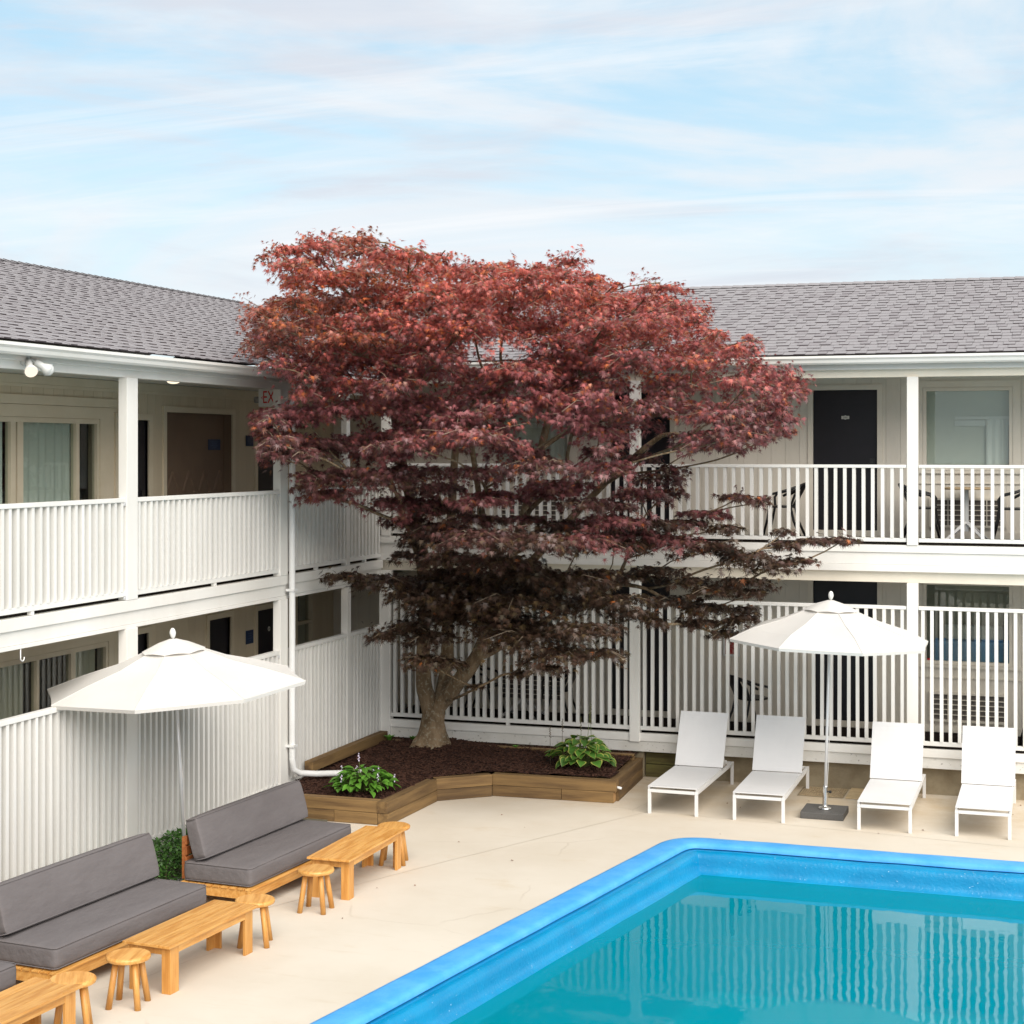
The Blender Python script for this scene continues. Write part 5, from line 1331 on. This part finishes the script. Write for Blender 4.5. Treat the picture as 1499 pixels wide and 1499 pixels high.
# ------------------------------------------------------------------ sofas, low tables, stools
def cushion(name, lx, ly, lz, parent, loc, rot=(0, 0, 0), puff=.018, seed=0):
    """a padded box with rounded rims, piping and a slightly uneven top"""
    bm = bmesh.new(); bmesh.ops.create_cube(bm, size=1.0)
    bmesh.ops.scale(bm, vec=(lx, ly, lz), verts=bm.verts)
    bmesh.ops.subdivide_edges(bm, edges=[e for e in bm.edges if abs(e.verts[0].co.y - e.verts[1].co.y) > ly * .9], cuts=22, use_grid_fill=True)
    es = [e for e in bm.edges if abs(abs(e.verts[0].co.y - e.verts[1].co.y) - 0) < 1e-6 and abs(e.verts[0].co.x - e.verts[1].co.x) > lx * .9]
    bmesh.ops.subdivide_edges(bm, edges=es, cuts=8, use_grid_fill=True)
    es = [e for e in bm.edges if abs(e.verts[0].co.z - e.verts[1].co.z) > lz * .9]
    bmesh.ops.subdivide_edges(bm, edges=es, cuts=3, use_grid_fill=True)
    for v in bm.verts:
        u, w, h = v.co.x / lx * 2, v.co.y / ly * 2, v.co.z / lz * 2
        e = .045
        ex = max(0, abs(v.co.x) - (lx / 2 - e)); ey = max(0, abs(v.co.y) - (ly / 2 - e)); ez = max(0, abs(v.co.z) - (lz / 2 - e))
        L = math.sqrt(ex * ex + ey * ey + ez * ez)
        if L > e * .62:
            k = e * .62 / L if L > 1e-6 else 1
            k = .55 + .45 * k
            v.co.x = math.copysign(abs(v.co.x) - ex + ex * k, v.co.x); v.co.y = math.copysign(abs(v.co.y) - ey + ey * k, v.co.y); v.co.z = math.copysign(abs(v.co.z) - ez + ez * k, v.co.z)
        if abs(h) > .9: v.co.z += math.copysign(puff * (1 - u * u) * (1 - min(1, abs(w)) ** 6), h) + .004 * mnoise.noise(Vector((v.co.x * 5 + seed, v.co.y * 5, h)))
        if abs(u) > .9: v.co.x += math.copysign(puff * .5 * (1 - h * h), u) * (1 if abs(h) < .95 else 0) + .006 * mnoise.noise(Vector((v.co.y * 4 + seed, v.co.z * 5, u)))
    me = bpy.data.meshes.new(name); bm.to_mesh(me); bm.free()
    me.materials.append(CUSHION); me.shade_smooth()
    o = place(name, me, parent, loc, rot)
    md = o.modifiers.new('soften', 'SUBSURF'); md.levels = 1; md.render_levels = 2
    b = MB(); q = .045
    for s in (-1, 1):
        X, Y, Z = lx / 2 - .012, ly / 2 - .013, s * (lz / 2 - .018)
        pts = []
        for cx_, cy_, a0 in ((X - q, Y - q, 0), (-X + q, Y - q, 90), (-X + q, -Y + q, 180), (X - q, -Y + q, 270)):
            for t in (0, 30, 60, 90): pts.append((cx_ + q * math.cos(R(a0 + t)), cy_ + q * math.sin(R(a0 + t)), Z))
        b.tube(pts, .0055, 5, closed=True)
    part('piping', b, CUSHION, o, smooth=True)
    return o
SL_ = 2.16
def sofa(label, loc, rotz, L=SL_, seed=0):
    g = thing('outdoor_sofa', label, 'sofa', loc, rotz, 'grey outdoor sofas along the fence')
    D = .86
    # platform frame: front rail, end rails, slats, legs set back
    def bx(nm, x0, x1, y0, y1, z0, z1, m=TEAK, bv=.004):
        b = MB(); b.box(-(x1 - x0) / 2, (x1 - x0) / 2, -(y1 - y0) / 2, (y1 - y0) / 2, -(z1 - z0) / 2, (z1 - z0) / 2)
        return part(nm, b, m, g, loc=((x0 + x1) / 2, (y0 + y1) / 2, (z0 + z1) / 2), bevel=bv)
    h = L / 2
    bx('front_rail', .375, .415, -h - .02, h + .02, .125, .215)
    bx('back_rail', -.44, -.40, -h - .02, h + .02, .125, .215)
    for s in (-1, 1): bx('end_rail', -.399, .374, s * (h - .01) - .02, s * (h - .01) + .02, .125, .214)
    n = 9
    for i in range(n):
        x = -.37 + .76 * i / (n - 1)
        bx('slat', x - .038, x + .038, -h - .02, h + .02, .2155, .233, bv=.003)
    for sx in (-.32, .30):
        for sy in (-h + .14, h - .14): bx('leg', sx - .03, sx + .03, sy - .03, sy + .03, 0, .125, TEAK_V)
    for sy in (-h + .11, 0, h - .05): bx('back_post', -.45, -.405, sy - .03, sy + .03, .234, .66, TEAK_R)
    for i in range(4): bx('back_slat', -.404, -.385, -h + .07, h - .02, .27 + i * .105, .355 + i * .105, TEAK_R, .003)
    cushion('seat_cushion', .80, L, .205, g, (.0, 0, .337), puff=.016, seed=seed)
    o = cushion('back_cushion', .165, L * .985, .44, g, (-.262, 0, .655), (0, R(-16), 0), puff=.012, seed=seed + 3)
    return g
sofa('grey cushioned sofa at the far end, next to the planter, beyond the umbrella pole', (1.60, -6.68, 0), R(-3.9), 2.16, 0)
sofa('grey cushioned sofa in the middle, between the umbrella pole and the frontmost sofa', (1.325, -9.50, 0), R(-5.2), 2.24, 5)
sofa('grey sofa nearest the camera, only its rounded seat end in view', (1.06, -12.13, 0), R(-5.2), 2.24, 9)

def low_table(label, loc, rotz, L=1.44, W=.475, H=.42):
    g = thing('low_table', label, 'table', loc, rotz, 'low wooden tables in front of the sofas')
    npl = 4; pw = W / npl
    for i in range(npl):
        b = MB(); b.box(-pw / 2 + .0008, pw / 2 - .0008, -L / 2, L / 2, -.011, .011)
        part('plank', b, TEAK, g, loc=(-W / 2 + pw * (i + .5), 0, H - .011), bevel=.003)
    for s in (-1, 1):
        b = MB(); b.box(-.0125, .0125, -L / 2 + .07, L / 2 - .07, -.035, .035); part('side_apron', b, TEAK, g, loc=(s * (W / 2 - .045), 0, H - .058), bevel=.003)
        b = MB(); b.box(-W / 2 + .06, W / 2 - .06, -.0125, .0125, -.035, .035); part('end_apron', b, TEAK_V, g, loc=(0, s * (L / 2 - .070), H - .058), bevel=.003)
    for sx in (-1, 1):
        for sy in (-1, 1):
            q = [(0, 0), (-.088, 0), (-.088, -.026), (-.026, -.026), (-.026, -.125), (0, -.125)]
            b = MB(); pts = [(x * sx, y * sy) for x, y in q]
            if sx * sy < 0: pts = pts[::-1]
            b.prism(pts, 0, H - .0225)
            part('leg', b, TEAK_V, g, loc=(sx * (W / 2 - .030), sy * (L / 2 - .055), 0), bevel=.003)
    return g
low_table('low wooden table in front of the far sofa, nearest the planter', (2.455, -6.37, 0), R(0), 1.50)
low_table('low wooden table in front of the middle sofa', (2.29, -9.56, 0), R(-4.4), 1.40)
low_table('low wooden table nearest the camera, cut off by the bottom left of the picture', (2.045, -12.02, 0), R(-4.4), 1.40)

def stool(label, loc, rotz):
    g = thing('round_stool', label, 'stool', loc, rotz, 'round wooden stools beside the low tables')
    b = MB(); b.lathe([(0, .375), (.165, .375), (.178, .382), (.183, .395), (.183, .405), (.178, .415), (.165, .421), (0, .422)], 36); part('seat', b, TEAK, g, smooth=False, bevel=0)
    for k in range(4):
        a = R(45 + 90 * k); c, s = math.cos(a), math.sin(a)
        b = MB(); b.tube([(.175 * c, .175 * s, 0), (.11 * c, .11 * s, .376)], [.0265, .0265], 12); part('leg', b, TEAK_V, g, smooth=True)
    return g
s0 = stool('round stool standing free at the near end of the middle low table', (2.245, -10.545, 0), R(12))
for loc, rz, lab in (((2.50, -7.50, 0), 5, 'round stool standing free at the near end of the far low table'),
                     ((2.45, -8.70, 0), 20, 'round stool tucked behind the far end of the middle low table'),
                     ((2.50, -5.50, 0), 15, 'round stool tucked behind the far end of the far low table'),
                     ((2.16, -11.22, 0), 30, 'round stool behind the far end of the low table nearest the camera')):
    dup(s0, loc, R(rz), lab)

# ------------------------------------------------------------------ market umbrellas
def umbrella(label, loc, tilt_dir, tilt, top, rim, rad, rot8, slab):
    """tilt leans the whole pole; top and rim are heights along it"""
    g = thing('market_umbrella', label, 'umbrella', loc, 0, 'white market umbrellas')
    ax = Vector((-tilt_dir[1], tilt_dir[0], 0)).normalized()
    M = Matrix.Rotation(tilt, 4, ax)
    def tp(n, b, m, **kw):
        for i, v in enumerate(b.v): b.v[i] = tuple(M @ Vector(v))
        return part(n, b, m, g, **kw)
    b = MB(); b.tube([(0, 0, .03 if slab else .0), (0, 0, top - .03)], .019, 12); tp('pole', b, ALU, smooth=True)
    N8 = 8; ang = [rot8 + 2 * math.pi * k / N8 for k in range(N8)]
    rings = [(.055, top - .055), (.30, top - .135), (.62, top - .265), (.98, rim + (top - rim) * .27), (1.0 * rad, rim)]
    def ringpt(i, a, f):   # f 0..1 between two ribs
        r, z = rings[i]
        k0 = ang[a % N8]; k1 = k0 + 2 * math.pi / N8
        p, q = Vector((r * math.cos(k0), r * math.sin(k0), z)), Vector((r * math.cos(k1), r * math.sin(k1), z))
        v = p.lerp(q, f); sag = .035 * (r / rad) * math.sin(math.pi * f)
        v.z -= sag * (.6 if i < 4 else .12)
        if i == 4: v.xy *= 1 - .012 * math.sin(math.pi * f)
        return v
    b = MB(); nf = 6
    for a in range(N8):
        o = len(b.v)
        for i in range(len(rings)):
            for f in range(nf + 1): b.v.append(tuple(ringpt(i, a, f / nf)))
        for f in range(nf + 1):
            v = ringpt(4, a, f / nf); b.v.append((v.x * .995, v.y * .995, v.z - .035))
        for i in range(len(rings)):
            for f in range(nf):
                k = o + i * (nf + 1) + f
                b.f.append([k, k + 1, k + nf + 2, k + nf + 1]); b.m.append(0)
    tp('canopy', b, CANVAS, smooth=False)
    b = MB()
    for a in range(N8):
        o = len(b.v)
        for r, z in ((.03, top - .012), (.17, top - .055), (.335, top - .138)):
            for f in range(5):
                k = ang[a] + 2 * math.pi / N8 * f / 4; rr = r * (1 - .03 * math.sin(math.pi * f / 4)); zz = z + (.014 * math.sin(math.pi * f / 4) * (1 if r > .3 else .3)) 
                b.v.append((rr * math.cos(k), rr * math.sin(k), zz))
        for i in range(2):
            for f in range(4): k = o + i * 5 + f; b.f.append([k, k + 1, k + 6, k + 5]); b.m.append(0)
    tp('vent_cap', b, CANVAS, smooth=True)
    b = MB(); b.lathe([(.012, top - .03), (.014, top - .005), (.024, top + .012), (.033, top + .042), (.033, top + .058), (.024, top + .088), (.01, top + .102), (0, top + .104)], 14); tp('finial', b, PLASTIC, smooth=True)
    for a in range(N8):
        k = ang[a]; c, s = math.cos(k), math.sin(k)
        b = MB(); b.tube([(.03 * c, .03 * s, top - .09), (rad * .985 * c, rad * .985 * s, rim - .018)], .009, 5)
        b.tube([(.03 * c, .03 * s, rim + .03), (rad * .5 * c, rad * .5 * s, rim + (top - rim) * .40)], .008, 5)
        tp('rib', b, ALU)
        b = MB(); b.tube([(r_ * c, r_ * s, z_ + .0015) for r_, z_ in rings[1:]], .0045, 4); tp('seam', b, CANVAS)
    b = MB(); b.tube([(0, 0, rim - .02), (0, 0, rim + .07)], .034, 12); b.tube([(0, 0, top - .13), (0, 0, top - .07)], .032, 12); tp('runner', b, PLASTIC, smooth=True)
    b = MB()
    b.tube([(.022, -.012, rim - .4), (.035, -.02, 1.1), (.03, -.018, .6), (.02, -.012, .32)], .0035, 4); tp('pull_cord', b, CANVAS)
    if slab:
        b = MB(); b.box(-.265, .265, -.265, .265, 0, .085); part('base_slab', b, GRANITE, g, bevel=.012)
        b = MB(); b.lathe([(.085, .085), (.085, .098), (.07, .108), (.034, .115), (.031, .13), (.029, .36), (.027, .37)], 20); tp('base_tube', b, CHROME, smooth=True)
        b = MB(); b.tube([(.030, 0, .30), (.062, 0, .30)], .008, 8); b.tube([(.062, 0, .285), (.062, 0, .315)], .016, 8); tp('clamp_knob', b, BLKMETAL)
    else:
        b = MB(); b.lathe([(.20, 0), (.20, .03), (.06, .05), (.03, .06), (.028, .30)], 20); part('base', b, ALU, g, smooth=True)
    return g
umbrella('white market umbrella on a dark slab base between the loungers', (6.68, -1.58, 0), (1, .15), R(1.6), 2.70, 2.19, 1.275, R(25), True)
umbrella('leaning white market umbrella over the sofas, its pole standing between the two sofas', (.775, -7.01, 0), (-.62, -.78), R(3.3), 2.60, 2.10, 1.385, R(13.6), False)

# ------------------------------------------------------------------ sun loungers
def lounger(label, loc, rotz):
    g = thing('sun_lounger', label, 'sun lounger', loc, rotz, 'white sun loungers by the pool')
    W, L, H = .64, 2.16, .31     # front edge at y = 0, length towards +y
    t = .020
    def bar(nm, p, q, m=FRAMEW, r=t):
        p, q = Vector(p), Vector(q); d = q - p
        b = MB(); b.box(-r, r, -r, r, 0, d.length)
        o = part(nm, b, m, g, loc=tuple(p), bevel=.004); o.rotation_euler = d.to_track_quat('Z', 'Y').to_euler(); return o
    for s in (-1, 1):
        bar('leg', (s * (W / 2 - t), t, 0), (s * (W / 2 - t), t, H - .041)); bar('leg', (s * (W / 2 - t), L - .02, 0), (s * (W / 2 - t), L - .02, H - .041))
        b = MB(); b.box(-t, t, 0, L, -.04, 0); part('side_rail', b, FRAMEW, g, loc=(s * (W / 2 - t), 0, H), bevel=.004)
    for y in (.021, L - .021):
        b = MB(); b.box(-W / 2 + .041, W / 2 - .041, -.02, .02, -.04, -.001); part('cross_rail', b, FRAMEW, g, loc=(0, y, H), bevel=.004)
    # sling seat, slightly sagging, and the raised back
    def sling(nm, w, y0, y1, z0, z1, sag):
        b = MB(); nx, ny = 8, 12
        for lay in (0, 1):
            for j in range(ny + 1):
                for i in range(nx + 1):
                    u, v = i / nx * 2 - 1, j / ny
                    z = z0 + (z1 - z0) * v - sag * (1 - u * u) * math.sin(math.pi * v) ** .6 - .012 * lay
                    b.v.append((u * w / 2, y0 + (y1 - y0) * v, z))
        n1 = (nx + 1) * (ny + 1)
        for j in range(ny):
            for i in range(nx):
                k = j * (nx + 1) + i
                b.f.append([k, k + 1, k + nx + 2, k + nx + 1]); b.f.append([n1 + k + nx + 1, n1 + k + nx + 2, n1 + k + 1, n1 + k]); b.m += [0, 0]
        rim = [i for i in range(nx + 1)] + [(nx + 1) * j + nx for j in range(1, ny + 1)] + [(nx + 1) * ny + i for i in range(nx - 1, -1, -1)] + [(nx + 1) * j for j in range(ny - 1, 0, -1)]
        for a, c in zip(rim, rim[1:] + rim[:1]): b.f.append([a, a + n1, c + n1, c]); b.m.append(0)
        return b
    yh = 1.40
    part('seat_sling', sling('seat', W - .01, -.012, yh, .036, .036, .010), SLING, g, smooth=False, loc=(0, 0, H + .006))
    for s in (-1, 1):
        b = MB(); b.box(-.012, .012, 0, yh, 0, .022); part('sling_rail', b, FRAMEW, g, loc=(s * (W / 2 - .016), 0, H + .002), bevel=.003)
    a = R(63); Lb = .755
    bk = part('back_sling', sling('back', W + .01, .0, Lb, 0, 0, .016), SLING, g, smooth=False, loc=(0, yh + .03, H + .046), rot=(a, 0, 0))
    for s in (-1, 1):
        b = MB(); b.box(-.012, .012, 0, Lb, -.024, -.001); part('back_rail', b, FRAMEW, bk, loc=(s * (W / 2 - .010), 0, -.010), bevel=.003)
    for y, h in ((Lb - .02, .02), (Lb * .62, .018), (.02, .02)):
        b = MB(); b.box(-W / 2 + .045, W / 2 - .045, -h, h, -.034, -.022); part('back_crossbar', b, FRAMEW, bk, loc=(0, y, -.004), bevel=.003)
    p = Vector((0, yh + .075 + math.cos(a) * .42, H + .01 + math.sin(a) * .42))
    for s in (-1, 1): bar('strut', (s * .24, p.y, p.z), (s * .24, L - .22, H - .03), r=.010)
    b = MB(); b.tube([(0, 0, 0), (0, 0, .03)], .014, 8); part('adjuster_pin', b, FRAMEW, g, loc=(W / 2 - .09, L - .12, H + .001))
    return g
l0 = lounger('white sun lounger standing next to the timber planter', (4.878, -2.175, 0), R(-1))
for loc, rz, lab in (((5.96, -2.195, 0), .5, 'white sun lounger between the umbrella base and the lounger by the planter'),
                     ((7.48, -2.25, 0), .2, 'white sun lounger just on the other side of the umbrella base from the planter'),
                     ((8.615, -2.22, 0), .3, 'white sun lounger farthest from the planter, at the picture edge')):
    dup(l0, loc, R(rz), lab)
